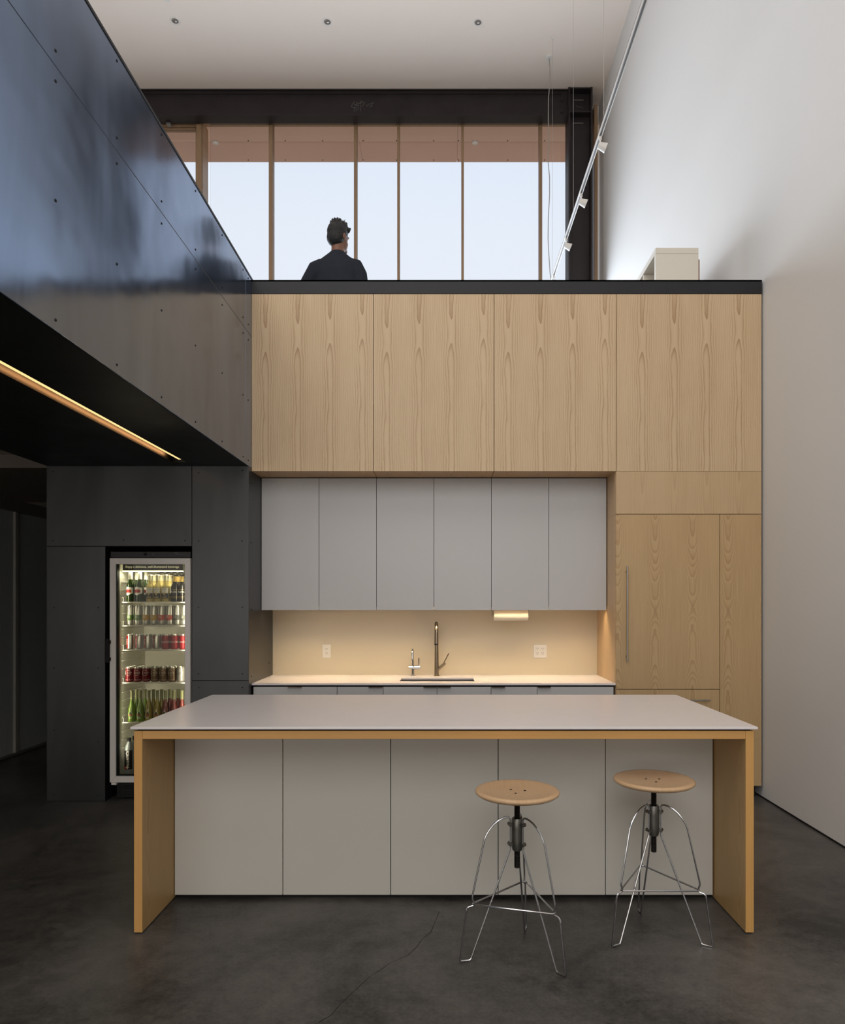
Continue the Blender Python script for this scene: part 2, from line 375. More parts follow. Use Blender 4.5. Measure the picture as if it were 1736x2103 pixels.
# soffit under the walkway with the recessed light slot
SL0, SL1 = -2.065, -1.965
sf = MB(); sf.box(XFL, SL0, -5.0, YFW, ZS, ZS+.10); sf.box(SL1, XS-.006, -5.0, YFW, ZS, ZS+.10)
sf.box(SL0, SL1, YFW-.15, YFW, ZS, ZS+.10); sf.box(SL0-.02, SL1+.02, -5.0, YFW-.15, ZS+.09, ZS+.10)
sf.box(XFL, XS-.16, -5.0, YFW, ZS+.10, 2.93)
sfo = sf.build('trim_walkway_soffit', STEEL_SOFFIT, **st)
ls = thing('linear_light', 'long warm LED strip recessed in a slot of the black soffit', 'light', ((SL0+SL1)/2, 1.0, ZS+.05))
box('channel', (SL1-.062, SL1-.002, -4.9, YFW-.17, ZS+.022, ZS+.088), STEEL2, ls)
box('diffuser', (SL1-.048, SL1-.028, -4.88, YFW-.18, ZS+.014, ZS+.0215), LEDW, ls)
for yy in (-1.5, 2.72):
    area('slot_glow', (SL1-.063, yy+.4, ZS+.040), (0, PI/2+.3, 0), .02, 4.2, 12, (1, .46, .17), ls, spread=2.8)

# steel-clad volume with the drinks fridge
NX0, NX1, NZ = X(216, YFW), X(394, YFW), Z(1122, YFW)
vb = MB()
vb.box(XFL+.006, NX0, YFW+.006, 8.0, 0, 2.9); vb.box(NX1, XS-.012, YFW+.006, YB+.1, 0, 2.9)
vb.box(NX0, NX1, YFW+.006, 8.0, NZ, 2.9); vb.box(NX0, NX1, YFW+.86, 8.0, 0, NZ); vb.box(NX1, XS, YB+.22, 8, 0, 2.9)
fw = vb.build('wall_fridge_bay', BLACK, **st)
g = .0018
zt = ZS
plate('steel_panel', (XFL, X(394, YFW)-g, YFW, YFW+.006, NZ+g, zt), STEEL2, fw)
plate('steel_panel', (XFL, NX0, YFW, YFW+.006, 0.004, NZ-g), STEEL2, fw)
plate('steel_panel', (X(394, YFW)+g, XS, YFW, YFW+.006, Z(1398, YFW)+g, zt), STEEL2, fw)
plate('steel_panel', (NX1, XS, YFW, YFW+.006, .004, Z(1398, YFW)-g), STEEL2, fw)
plate('steel_panel', (XFL-.006, XFL, YFW, 8.0, .004, 2.9), STEEL2, fw)
# right-hand return of the steel inside the kitchen alcove
plate('steel_panel', (XS-.006, XS, YFW+.006, YB, .004, ZS-g), STEEL2, fw)
for px, py in ((109, 968), (109, 1110), (254, 1109), (380, 1110), (408, 971), (408, 1111), (497, 1111), (111, 1248), (202, 1248), (202, 1372), (111, 1372),
               (408, 1247), (498, 1247), (408, 1384), (498, 1384), (408, 1412), (498, 1412), (111, 1633), (202, 1633), (202, 1524), (111, 1500), (498, 966)):
    screw(fw, X(px, YFW), YFW, Z(py, YFW), 'y')
for yy, zz in ((5.55, 2.03), (5.55, 1.50), (5.56, .97), (6.12, 1.03), (5.55, 2.5)): screw(fw, XS, yy, zz, 'x')

# room beyond, far left
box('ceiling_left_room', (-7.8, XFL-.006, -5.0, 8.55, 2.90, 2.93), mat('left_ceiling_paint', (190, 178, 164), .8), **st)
box('wall_back_left', (-7.8, XFL, 8.55, 8.65, 0, 2.93), mat('left_wall_paint', (92, 86, 80), .8), **st)
XG = X(97, YF(1527))
gp = thing('glass_partition', 'frosted glass sliding partition in a grey aluminium frame beyond the steel wall', 'partition', (XG, 7.2, 0))
FR = mat('partition_frame', (120, 118, 114), .4, .2)
box('top_rail', (XG-.04, XG+.04, 5.2, 8.5, 2.48, 2.60), FR, gp, bev=.003)
box('bottom_rail', (XG-.03, XG+.03, 5.2, 8.5, .004, .03), FR, gp, bev=.002)
for y0 in (5.25, 6.35, 7.15, 7.95):
    if y0 < 7.9: box('glass_pane', (XG-.006, XG+.006, y0+.03, y0+(1.1 if y0 < 6 else .8), .03, 2.48), FROST, gp)
    else: box('glass_pane', (XG-.006, XG+.006, y0+.03, 8.46, .03, 2.48), FROST, gp)
    box('mullion', (XG-.03, XG+.03, y0-.02, y0+.03, .03, 2.48), mat('partition_mullion', (196, 192, 184), .4, .4) if 'partition_mullion' not in MATS else MATS['partition_mullion'], gp, bev=.002)

# ------------------------------------------------------------------ glazed wall of the loft
ZH = Z(250, YW)                     # window head
ww = MB(); ww.box(-7.8, XW, YW+.12, YW+.35, ZH+.05, ZC); ww.box(-7.8, XW, YW, YW+.35, 0, 2.78)
ww.build('wall_back', WHITEWALL, **st)
win = MB(); win.box(X(402, YW), X(1226, YW), YW-.02, YW+.12, ZH-.0, ZH+.06); win.box(X(402, YW), X(1226, YW), YW-.02, YW+.12, ZLOFT, ZLOFT+.06)
wo = win.build('window_1', FRAMEW, **st)
xm = [(552, 560, 565), (727, 733, 739), (816, 821, 824), (945, 949.5, 953), (1105, 1109, 1114)]
edges = [X(428, YW)]
for l, mm, rr in xm:
    y0 = YW-.015
    x0 = X(l, y0); x1 = X(mm, y0)
    if (l+rr)/2 > CX: x0, x1 = X(l+3, y0), X(rr, y0)
    MB().box(x0, x1, y0, YW+.115, ZLOFT+.06, ZH, bev=.003).build('mullion', FRAMEW, wo)
    edges += [(x0+x1)/2]
edges += [X(1216, YW)]
# left jamb of the fixed glazing (wide post) + right jamb
MB().box(X(403, YW-.06), X(413.5, YW-.06), YW-.06, YW+.2, ZLOFT, ZH+.02, bev=.003).build('post', FRAMEW, wo)
MB().box(X(413.5, YW-.06), X(414.5, YW-.06), YW-.02, YW+.25, ZLOFT, ZH+.02).build('post', FRAMEW, wo)
MB().box(X(1221, YW-.2), X(1228, YW-.2), YW-.2, YW+.1, ZLOFT, Z(215, YW-.2), bev=.003).build('post', FRAMEW, wo)
for a_, b2 in zip(edges, edges[1:]):
    box('pane', (a_+.01, b2-.01, YW+.06, YW+.068, ZLOFT+.05, ZH), WIN, wo)
# loft door to the left of the post
dr = MB(); xd1 = X(403, YW-.06); xd0 = xd1-1.1
ZD = Z(262, YW)
dr.box(xd0-.1, xd0, YW-.03, YW+.12, ZLOFT, ZH); dr.box(xd0, xd1, YW-.03, YW+.12, ZD, ZH)
dro = dr.build('door_1', FRAMEW, **st)
lfm = MB(); lfm.box(xd0+.01, xd1-.01, YW, YW+.05, Z(266, YW), ZD-.01); lfm.box(xd0+.01, xd0+.06, YW, YW+.05, ZLOFT, ZD); lfm.box(xd1-.03, xd1-.01, YW, YW+.05, ZLOFT, ZD); lfm.box(xd0, xd1, YW, YW+.05, ZLOFT+.01, ZLOFT+.2)
lfm.build('door_leaf', FRAMEW, dro)
box('pane', (xd0+.06, xd1-.03, YW+.02, YW+.028, ZLOFT+.2, Z(266, YW)), WIN, dro)
cl = MB(); cl.box(X(344, 11.35), X(353, 11.35), 11.29, 11.36, Z(256, 11.3), Z(247, 11.3), bev=.004); cl.tube([(X(349, 11.3), 11.28, Z(249, 11.3)), (X(381, 11.3), 11.26, Z(249.5, 11.3))], .012, 8)
cl.build('door_closer', mat('closer_grey', (130, 126, 120), .4, .5), dro)
# the rest of the far wall to the left of the door: more glazing, mostly hidden behind the guard
w2 = MB(); w2.box(-7.8, xd0-.1, YW, YW+.12, ZLOFT, ZLOFT+.06); w2.box(-7.8, xd0-.1, YW, YW+.12, ZH, ZH+.06)
w2o = w2.build('window_2', FRAMEW, **st)
for xx in (-7.75, -6.6): box('mullion', (xx-.03, xx+.03, YW, YW+.12, ZLOFT+.06, ZH), FRAMEW, w2o)
box('pane', (-7.72, xd0-.12, YW+.06, YW+.068, ZLOFT+.05, ZH), WIN, w2o)
# steel beam (I section) and column
YBm = 11.13; zb0, zb1 = Z(237, YBm), ZC-.002
xb1 = X(1168, YBm)
bm_ = MB(); bm_.box(-7.8, xb1, YBm, YBm+.19, zb0, zb0+.022); bm_.box(-7.8, xb1, YBm, YBm+.19, zb1-.022, zb1); bm_.box(-7.8, xb1, YBm+.02, YBm+.05, zb0+.02, zb1-.02)
bmo = thing('steel_beam', 'dark mill-scale steel I-beam across the top of the loft glazing', 'beam', (-2.5, YBm, zb0))
bm_.build('section', BEAM, bmo)
cp = MB(); cp.box(-7.8, xb1-.12, YBm-.012, YBm-.006+.01, Z(192.5, YBm)-.006, Z(192.5, YBm)); cp.build('ledge_plate', BEAM, bmo)
for (px, py) in ((1154.5, 205), (1154.5, 229)):
    MB().lathe([(.02, 0), (.02, -.012), (.012, -.02), (0, -.02)], (X(px, YBm), YBm+.02, Z(py, YBm)), 6, 'y').build('bolt', BEAM, bmo)
yc = YBm+.019
def chalk(name, strokes, par, y, r=.0025):
    c = MB()
    for s_ in strokes: c.tube([(X(a2, y), y-.001, Z(b3, y)) for a2, b3 in s_], r, 4)
    return c.build(name, CHALK, par)
cs = lambda a2, b3: (700+a2/17.36, 195+b3/17.36)
chalk('chalk_mark', [[cs(490, 235), cs(365, 410), cs(380, 430), cs(545, 462)], [cs(695, 210), cs(780, 258), cs(850, 268), cs(835, 310), cs(755, 430)],
      [cs(480, 380), cs(560, 345), cs(735, 262)], [cs(500, 280), cs(495, 340), cs(530, 345)], [cs(545, 250), cs(580, 265), cs(565, 300), cs(590, 315)],
      [cs(550, 430), cs(560, 370), cs(600, 400), cs(630, 345), cs(635, 400)], [cs(700, 380), cs(705, 310), cs(740, 305)],
      [cs(490, 480), cs(487, 610)], [cs(545, 460), cs(560, 570)], [cs(630, 430), cs(610, 530)], [cs(705, 400), cs(708, 590)]], bmo, yc)
chalk('chalk_mark', [[cs(925, 350), cs(930, 395), cs(960, 380), cs(995, 310), cs(1010, 350), cs(1030, 320), cs(1050, 340), cs(1075, 300), cs(1095, 330), cs(1120, 285), cs(1150, 280), cs(1135, 320), cs(1180, 290)],
      [cs(1045, 385), cs(1085, 430), cs(1060, 435)], [cs(1090, 380), cs(1130, 365)], [cs(1112, 372), cs(1125, 415)]], bmo, yc)
YCo = 11.08; xc0, xc1 = X(1168, YCo), X(1217.5, YCo)
co = thing('steel_column', 'dark steel H-column standing at the right end of the loft glazing', 'column', ((xc0+xc1)/2, YCo+.15, ZLOFT))
cm = MB(); cm.box(xc0, xc0+.028, YCo, YCo+.3, ZLOFT, ZC-.01); cm.box(xc1-.028, xc1, YCo, YCo+.3, ZLOFT, ZC-.01); cm.box(xc0+.02, xc1-.02, YCo+.13, YCo+.16, ZLOFT, ZC-.01)
cm.build('section', BEAM, co)
for py in (181, 229.5): box('stiffener', (xc0+.02, xc1-.02, YCo+.01, YCo+.14, Z(py, YCo), Z(py, YCo)+.018), BEAM, co)
for py in (194, 242): MB().box(xc0+.09, xc1-.12, YCo+.122, YCo+.13, Z(py+1, YCo), Z(py-1, YCo)).build('weld_bead', mat('weld', (110, 106, 102), .5, .4) if 'weld' not in MATS else MATS['weld'], co)
k2 = lambda a2, b3: (1140+a2/15.78, 170+b3/15.78)
chalk('chalk_mark', [[k2(695, 755), k2(760, 770), k2(720, 790)], [k2(790, 790), k2(830, 800), k2(860, 770)], [k2(905, 790), k2(890, 850)]], co, YCo+.129)
# exterior overhang soffit with panels, screws and two round lights
YO0, YO1, YO2 = YW+.35, 11.95, 12.50
ZO = ZH+.035
oh = box('trim_overhang', (-9, 6, YW+.35, YO2-.03, ZO+.012, ZO+.3), OUT_SOF2, **st)
jx = [-9, -5.6, X(738, YO1)-.0, X(940, YO1), 3.4, 6]
for a2, b3 in zip(jx, jx[1:]):
    box('soffit_panel', (a2+.002, b3-.002, YW+.12, YO1-.002, ZO, ZO+.012), OUT_SOF, oh)
    box('soffit_panel', (a2+.002, b3-.002, YO1+.002, YO2, ZO, ZO+.012), OUT_SOF2, oh)
for px in (510, 586, 663, 746, 815, 891, 942, 1043, 1119):
    for yy in (YO1-.03, YO2-.06):
        MB().lathe([(.012, 0), (.008, -.006), (0, -.007)], (X(px, yy), yy, ZO), 8).build('screw', BLACK, oh)
for i, px in enumerate((443, 976)):
    yy = YO1+.02
    t = thing('soffit_light', ['round recessed light in the outdoor soffit, seen through the leftmost tall pane', 'round recessed light in the outdoor soffit, seen through the wide right pane'][i], 'light', (X(px, yy), yy, ZO), 'outdoor soffit lights')
    MB().lathe([(.035, -.003), (.055, -.006), (.058, 0)], (X(px, yy), yy, ZO), 20, cap=False).build('trim_ring', ALU, t)
    MB().lathe([(0, -.002), (.036, -.002)], (X(px, yy), yy, ZO), 20, cap=False).build('lens', PLASTW, t)
# ceiling lights
DL = mat('downlight_reflector', (172, 166, 160), .3, .8)
pos = ['leftmost of the three recessed ceiling downlights', 'middle one of the three recessed ceiling downlights', 'rightmost of the three recessed ceiling downlights']
d0 = None
for i, (px, py) in enumerate(((359.5, 42.5), (672.5, 44.5), (982, 45.5))):
    yy = F*(ZC-H)/(HY-py); xx = X(px, yy)
    if d0 is None:
        t = d0 = thing('downlight', 'white-rimmed '+pos[0], 'light', (xx, yy, ZC), 'recessed ceiling downlights')
        MB().lathe([(.048, -.004), (.066, -.006), (.072, 0)], (xx, yy, ZC), 28, cap=False).build('rim', TRACKW, t)
        MB().lathe([(.048, -.004), (.040, -.0032), (.025, -.0022), (0, -.0016)], (xx, yy, ZC), 28, cap=False).build('reflector', DL, t)
        MB().lathe([(.026, -.0045), (.024, -.012), (.015, -.017), (0, -.018)], (xx+.006, yy+.012, ZC), 20, cap=False).build('lamp', MATS['downlight_reflector'], t)
    else: dup(d0, (xx, yy, ZC), 'white-rimmed '+pos[i])
yy = F*(ZC-H)/(HY+4)
MB().lathe([(0, -.008), (.05, -.008), (.055, 0)], (X(342, yy), yy, ZC), 24, cap=False).build('ceiling_disc', TRACKW, label='small white disc on the ceiling at the top edge of the picture', cat='ceiling disc')
# suspended track with spots
XT, ZT = 1.56, 6.24
tr = thing('light_track', 'long white lighting track hung on thin wires along the white wall', 'track light', (XT, 7.5, ZT))
tb = MB(); tb.box(XT-.018, XT-.010, 3.0, 10.45, ZT-.017, ZT+.017); tb.box(XT+.010, XT+.018, 3.0, 10.45, ZT-.017, ZT+.017); tb.box(XT-.018, XT+.018, 3.0, 10.45, ZT+.010, ZT+.017)
tb.build('rail', TRACKW, tr)
box('groove', (XT-.010, XT+.010, 3.0, 10.45, ZT-.008, ZT+.010), TRACKG, tr)
for yy in (3.6, 5.23, 6.86, 8.48, 10.12):
    MB().tube([(XT, yy, ZT+.017), (XT, yy, ZC)], .0016, 6).build('wire', MATS['aluminium'], tr)
    MB().lathe([(.018, 0), (.018, -.012), (.004, -.02)], (XT, yy, ZC), 12).build('ceiling_cup', TRACKW, tr)
s0 = None
spl = ['nearest spotlight head on the hanging track, in front of the column top', 'second spotlight head along the hanging track, in front of the column',
       'third spotlight head along the hanging track, beside the column', 'farthest spotlight head on the hanging track, just above the parapet']
for i, yy in enumerate((7.02, 8.0, 8.98, 10.0)):
    base = (XT, yy, ZT-.017)
    if s0 is None:
        s0 = thing('spotlight', 'white '+spl[0], 'spotlight', base, 'track spotlights')
        MB().lathe([(.014, 0), (.016, -.03), (.012, -.036)], base, 14).build('adapter', TRACKW, s0)
        MB().tube([(XT, yy, base[2]-.03), (XT+.004, yy, base[2]-.062), (XT+.02, yy, base[2]-.085)], .007, 8).build('stem', TRACKW, s0)
        b = MB(); b.lathe([(0, .0), (.026, .0), (.032, .006), (.046, .085), (.043, .085), (.030, .02), (0, .02)], (0, 0, 0), 24, cap=False)
        M = Matrix.Translation((XT+.002, yy, base[2]-.12)) @ Matrix.Rotation(math.radians(72), 4, 'Y')
        M = Matrix.Translation((XT-.02, yy, base[2]-.085)) @ Matrix.Rotation(math.radians(112), 4, 'Y')
        b.bm.transform(M); b.build('shade', TRACKW, s0)
    else: dup(s0, base, 'white '+spl[i])
cz = thing('power_cable', 'thin pale power cable hanging wavily from a round ceiling rose', 'cable', (X(1128, 10.47), 10.47, ZT))
yy = 10.47; xx = X(1128, yy)
MB().lathe([(.055, 0), (.055, -.02), (.048, -.028), (0, -.03)], (xx, yy, ZC), 28).build('ceiling_rose', TRACKW, cz)
cpt = [(1128, 116), (1130, 140), (1129.5, 170), (1127, 200), (1126.5, 240), (1127, 290), (1126, 330), (1129, 365), (1129, 400), (1126.5, 450), (1126, 490), (1128, 530), (1130, 560), (1133, 585)]
MB().tube([(X(a2, yy), yy, Z(b3, yy) if i else ZC-.03) for i, (a2, b3) in enumerate(cpt)], .006, 8).build('cord', mat('grey_cord', (150, 148, 142), .5), cz)

# ------------------------------------------------------------------ loft: parapet cap, shelf unit, person
pc = MB(); pc.box(X(515.5, YK), X(1565.5, YK), YK, YK+.012, Z(604, YK)+.004, ZCAP)
pc.box(X(515.5, YK), X(1565.5, YK), YK, YK+.10, ZCAP-.012, ZCAP)
pc.build('parapet_cap', CAPM, label='long blackened steel cap along the top of the wooden parapet', cat='parapet cap')
box('wall_parapet', (X(519, YK), X(1563, YK), YK+.06, YK+.11, ZLOFT, ZCAP-.02), WHITEWALL, **st)
SY = 6.30; sx0, sx1 = X(1347, SY), X(1435, SY); sz = Z(509, SY)
CREAM = mat('cream_laminate', (214, 206, 192), .5, var=.01)
su = thing('shelf_unit', 'white open-sided shelf unit standing on the loft behind the parapet', 'shelf unit', ((sx0+sx1)/2, SY+.75, ZLOFT))
th = .04
box('end_panel', (sx0, sx1, SY, SY+th, ZLOFT, sz-.052), CREAM, su, bev=.001)
box('end_panel', (sx0, sx1, SY+1.5-th, SY+1.5, ZLOFT, sz-.052), CREAM, su, bev=.001)
box('top_panel', (sx0, sx1, SY, SY+1.5, sz-.05, sz), CREAM, su, bev=.001)
box('back_panel', (sx1-.012, sx1-.002, SY+th, SY+1.5-th, ZLOFT+.02, sz-.052), CREAM, su)
for k in range(1, 4): box('divider', (sx0+.005, sx1-.014, SY+th+k*.36, SY+th+k*.36+.018, ZLOFT+.04, sz-.052), CREAM, su)
for k in range(4):
    zz = ZLOFT+.02+k*.37
    for j in range(4): box('shelf', (sx0+.005, sx1-.014, SY+th+j*.36+(.018 if j else 0), SY+th+(j+1)*.36-(.0 if j < 3 else .02), zz, zz+.018), CREAM, su)
box('side_board', (sx1+.0005, sx1+.014, SY+.01, SY+1.4, ZLOFT+.02, Z(532, SY)), mat('brown_board', (140, 110, 90), .6), su)

def evalmesh(o):
    bpy.context.view_layer.update()
    return bpy.data.meshes.new_from_object(o.evaluated_get(bpy.context.evaluated_depsgraph_get()))
def fuse(name, mb, m, parent, voxel, smooth=2, disp=None):
    """voxel-fuse overlapping shapes into one continuous surface"""
    bm = mb.bm; bmesh.ops.recalc_face_normals(bm, faces=bm.faces)
    me = bpy.data.meshes.new('t'); bm.to_mesh(me); bm.free()
    o = bpy.data.objects.new('t', me); COL.objects.link(o)
    r = o.modifiers.new('r', 'REMESH'); r.mode = 'VOXEL'; r.voxel_size = voxel
    s = o.modifiers.new('s', 'SMOOTH'); s.iterations = smooth; s.factor = .6
    me2 = evalmesh(o); bpy.data.objects.remove(o); bpy.data.meshes.remove(me)
    org = ORG[parent.name]
    for v in me2.vertices: v.co -= org
    for p in me2.polygons: p.use_smooth = True
    me2.materials.clear(); me2.materials.append(m); me2.name = name
    q = bpy.data.objects.new(name, me2); COL.objects.link(q); q.parent = parent; ORG[q.name] = org; return q
PY = 6.26; PX = X(693, PY); PZ = ZLOFT
pr = thing('person', 'person in a dark grey sweater on the loft, seen from behind, head turned right', 'person', (PX, PY, PZ))
hh = Z(457, PY)-PZ                # standing height
K = hh/1.80
def P_(x, y, z): return (PX+x*K, PY+y*K, PZ+z*K)
def ell(mb, c, rx, ry, rz, rot=0, n=18, m_=12, tilt=0):
    b = bmesh.new(); bmesh.ops.create_uvsphere(b, u_segments=n, v_segments=m_, radius=1)
    M = Matrix.Translation(P_(*c)) @ Matrix.Rotation(rot, 4, 'Z') @ Matrix.Rotation(tilt, 4, 'X') @ Matrix.Diagonal((rx*K, ry*K, rz*K, 1))
    b.transform(M); mb.add(b)
def limb(mb, pts, rs, n=14): mb.tube([P_(*p_) for p_ in pts], [r_*K for r_ in rs], n)
def rings(mb, L_, n=28):
    R_ = []
    for z, cx, cy, rx, ry in L_:
        R_.append([mb.bm.verts.new(P_(cx+rx*math.cos(2*PI*k/n), cy+ry*math.sin(2*PI*k/n), z)) for k in range(n)])
    for A, B in zip(R_, R_[1:]):
        for k in range(n): mb.bm.faces.new((A[k], A[(k+1) % n], B[(k+1) % n], B[k]))
    mb.bm.faces.new(R_[0][::-1]); mb.bm.faces.new(R_[-1])
hr = math.radians(-38)            # head yaw (to the right), facing +Y
ca, sa = math.cos(hr), math.sin(hr)
def hd(x, y, z): return (.010+x*ca-y*sa, .005+x*sa+y*ca, 1.655+z)   # head space: +y is the face
b = MB()
ell(b, hd(0, -.005, .035), .076, .096, .100, hr)               # skull
ell(b, hd(0, .022, -.035), .062, .074, .085, hr)               # jaw
ell(b, hd(0, .078, -.088), .026, .022, .022, hr)               # chin
ell(b, hd(0, .100, -.012), .012, .018, .026, hr)               # nose
ell(b, hd(0, .088, .030), .050, .014, .012, hr)                # brow
ell(b, hd(0, .090, -.052), .022, .010, .008, hr)               # mouth
for sx in (-1, 1):
    ell(b, hd(sx*.030, .077, .012), .013, .009, .007, hr)      # eyes
    ell(b, hd(sx*.081, -.004, -.005), .009, .020, .033, hr)    # ears
limb(b, [(.0, -.012, 1.44), (.004, -.004, 1.54), (.008, .0, 1.62)], [.066, .058, .058])
rings(b, [(.86, 0, 0, .15, .11), (.97, 0, 0, .155, .105), (1.10, 0, 0, .14, .095), (1.25, 0, 0, .155, .105), (1.38, 0, 0, .165, .10), (1.45, 0, -.005, .12, .08), (1.49, 0, -.01, .07, .06)])
for s_, el, wr in ((-1, (-.335, .02, 1.15), (-.22, .20, 1.02)), (1, (.236, .02, 1.12), (.20, .22, 1.02))):
    limb(b, [(s_*.15, 0, 1.41), (s_*.195, 0, 1.375), el, ((el[0]+wr[0])/2, (el[1]+wr[1])/2+.01, (el[2]+wr[2])/2), wr], [.05, .052, .040, .036, .026])
    wx, wy, wz = wr
    ell(b, (wx-s_*.01, wy+.05, wz-.005), .038, .048, .018, 0)
    for f_ in range(4):
        o_ = (f_-1.5)*.019; ln = (.062, .074, .07, .055)[f_]
        limb(b, [(wx-s_*.01+o_, wy+.08, wz), (wx-s_*.012+o_*1.1, wy+.08+ln*.6, wz-.006), (wx-s_*.014+o_*1.1, wy+.08+ln, wz-.022)], [.010, .009, .0075], 8)
    limb(b, [(wx-s_*.03, wy+.02, wz), (wx-s_*.062, wy+.05, wz-.008), (wx-s_*.072, wy+.085, wz-.018)], [.014, .011, .009], 8)
for s_ in (-1, 1):
    limb(b, [(s_*.085, 0, .88), (s_*.10, .005, .50), (s_*.105, -.01, .28), (s_*.105, 0, .08)], [.085, .055, .055, .036])
    ell(b, (s_*.11, .06, .04), .042, .12, .038, 0)
body = fuse('body', b, SKIN, pr, .0085, 2)
# sweater
b = MB()
rings(b, [(.90, 0, 0, .178, .128), (1.0, 0, 0, .180, .128), (1.12, .0, 0, .172, .122), (1.25, 0, -.005, .188, .130), (1.34, 0, -.008, .198, .128), (1.41, 0, -.010, .188, .112), (1.455, 0, -.012, .150, .094), (1.49, .002, -.012, .105, .076), (1.515, .004, -.010, .074, .067), (1.528, .005, -.008, .066, .064)])
limb(b, [(-.13, 0, 1.40), (-.195, 0, 1.375), (-.262, .01, 1.27), (-.345, .02, 1.15), (-.28, .11, 1.08), (-.228, .19, 1.025)], [.075, .076, .066, .056, .050, .040], 18)
limb(b, [(.10, 0, 1.41), (.160, 0, 1.395), (.192, .005, 1.33), (.212, .01, 1.24), (.236, .02, 1.12), (.222, .12, 1.06), (.203, .205, 1.025)], [.072, .080, .076, .067, .057, .050, .040], 18)
fuse('sweater', b, SHIRT, pr, .011, 4)
b = MB()
rings(b, [(.84, 0, 0, .172, .125), (.93, 0, 0, .172, .122), (.98, 0, 0, .165, .118)])
for s_ in (-1, 1): limb(b, [(s_*.086, 0, .90), (s_*.10, .005, .50), (s_*.106, -.008, .28), (s_*.108, 0, .07)], [.098, .074, .070, .062], 18)
fuse('trousers', b, TROUS, pr, .014, 2)
b = MB()
for s_ in (-1, 1):
    ell(b, (s_*.11, .065, .045), .050, .135, .044, 0); ell(b, (s_*.108, -.02, .06), .046, .06, .055, 0); b.box(*(v for v in (P_(s_*.11-.048, 0, 0)[0], P_(s_*.11+.048, 0, 0)[0], P_(0, -.075, 0)[1], P_(0, .19, 0)[1], PZ, PZ+.03)))
fuse('shoes', b, SHOE, pr, .012, 1)
# hair: cap with short sides, spiky top, quiff at the front
b = MB()
ell(b, hd(0, -.012, .052), .087, .100, .096, hr)
ell(b, hd(0, -.036, .000), .084, .074, .086, hr)
ell(b, hd(0, .012, .105), .074, .086, .048, hr)
rnd = random.Random(3)
for k in range(150):
    a_ = rnd.uniform(0, 2*PI); t_ = rnd.uniform(0, .95)
    x_, y_ = .066*t_*math.cos(a_), .092*t_*math.sin(a_)+.005
    z_ = .125+.026*math.sqrt(max(0, 1-t_*t_))
    L_ = rnd.uniform(.012, .024)
    limb(b, [hd(x_, y_, z_-.02), hd(x_*1.12+rnd.uniform(-.004, .004), y_*1.08+.006, z_+L_)], [.009, .0035], 5)
for k in range(14):
    x_ = -.05+.1*k/13
    limb(b, [hd(x_, .066, .08), hd(x_, .088, .108), hd(x_*.9, .102+rnd.uniform(-.006, .006), .128+rnd.uniform(-.01, .010))], [.022, .015, .005], 6)
hair = fuse('hair', b, HAIR, pr, .0055, 1)

# ------------------------------------------------------------------ kitchen: veneered upper cabinets (boxes open onto the loft parapet)
WP = [517, 767, 1015, 1266, 1565]
zu0, zu1 = Z(967.5, YK), Z(604, YK)
gp_ = .0022
lab = ['leftmost ash-veneered upper cabinet, next to the black steel wall', 'second ash-veneered upper cabinet from the left, below the standing person',
       'third ash-veneered upper cabinet from the left, over the paper towel roll', 'rightmost ash-veneered upper cabinet, against the white wall above the tall units']
for i in range(4):
    x0, x1 = X(WP[i], YK)+gp_, X(WP[i+1], YK)-gp_
    if i == 0: x0 = X(517, YK)+.001
    bot = zu0
    back = YU-.004 if i < 3 else YB
    t = thing('upper_cabinet', lab[i], 'cabinet', ((x0+x1)/2, YK+.1, bot), 'ash-veneered upper cabinets')
    box('carcass', (x0+.004, x1-.004, YK+.022, YK+.058, bot+.022, zu1-.004), SHADOWGAP, t)
    box('door', (x0, x1, YK, YK+.020, bot, zu1), WOODV, t, bev=.0008)
    if i < 3: box('bottom_panel', (x0, x1, YK+.020, YU-.006, bot, bot+.018), WOODSOF, t)
# filling behind, above the white cabinets
box('trim_bulkhead', (X(519, YK), X(1563, YK), YK+.06, YB, 2.66, ZLOFT), SHADOWGAP, **st)
# tall units on the right
tx0, txm, tx1 = X(1265, YK), X(1478.5, YK), X(1565, YK)
t = thing('header_cabinet', 'wide low ash cabinet front between the tall doors and the right upper cabinet', 'cabinet', ((tx0+tx1)/2, YK+.3, Z(1056, YK)))
box('carcass', (tx0+.02, tx1-.004, YK+.022, YB-.004, Z(1056, YK)+.004, zu0-.004), SHADOWGAP, t)
box('door', (tx0+gp_, tx1-gp_, YK, YK+.02, Z(1056, YK)+gp_, zu0-gp_), WOODH, t, bev=.0008)
box('side_panel', (tx0, tx0+.019, YK+.0215, YB-.002, Z(1056, YK), zu0-.001), WOODY, t)
t = thing('tall_cabinet', 'tall ash-veneered unit with a long steel bar handle and a drawer below', 'cabinet', ((tx0+txm)/2, YK+.3, 0))
zt0, ztd, ztt = Z(1614, YK), Z(1415.5, YK), Z(1056, YK)
box('carcass', (tx0+.02, txm-.003, YK+.022, YB-.004, zt0, ztt-.004), SHADOWGAP, t)
box('side_panel', (tx0, tx0+.019, YK+.0215, YB-.002, zt0, ztt-.001), WOODY, t)
dd = box('door', (tx0+gp_, txm-gp_, YK, YK+.02, ztd+gp_, ztt-gp_), WOODT, t, bev=.0008)
hx = X(1289, YK-.045); hz0, hz1 = Z(1360, YK-.045), Z(1162, YK-.045)
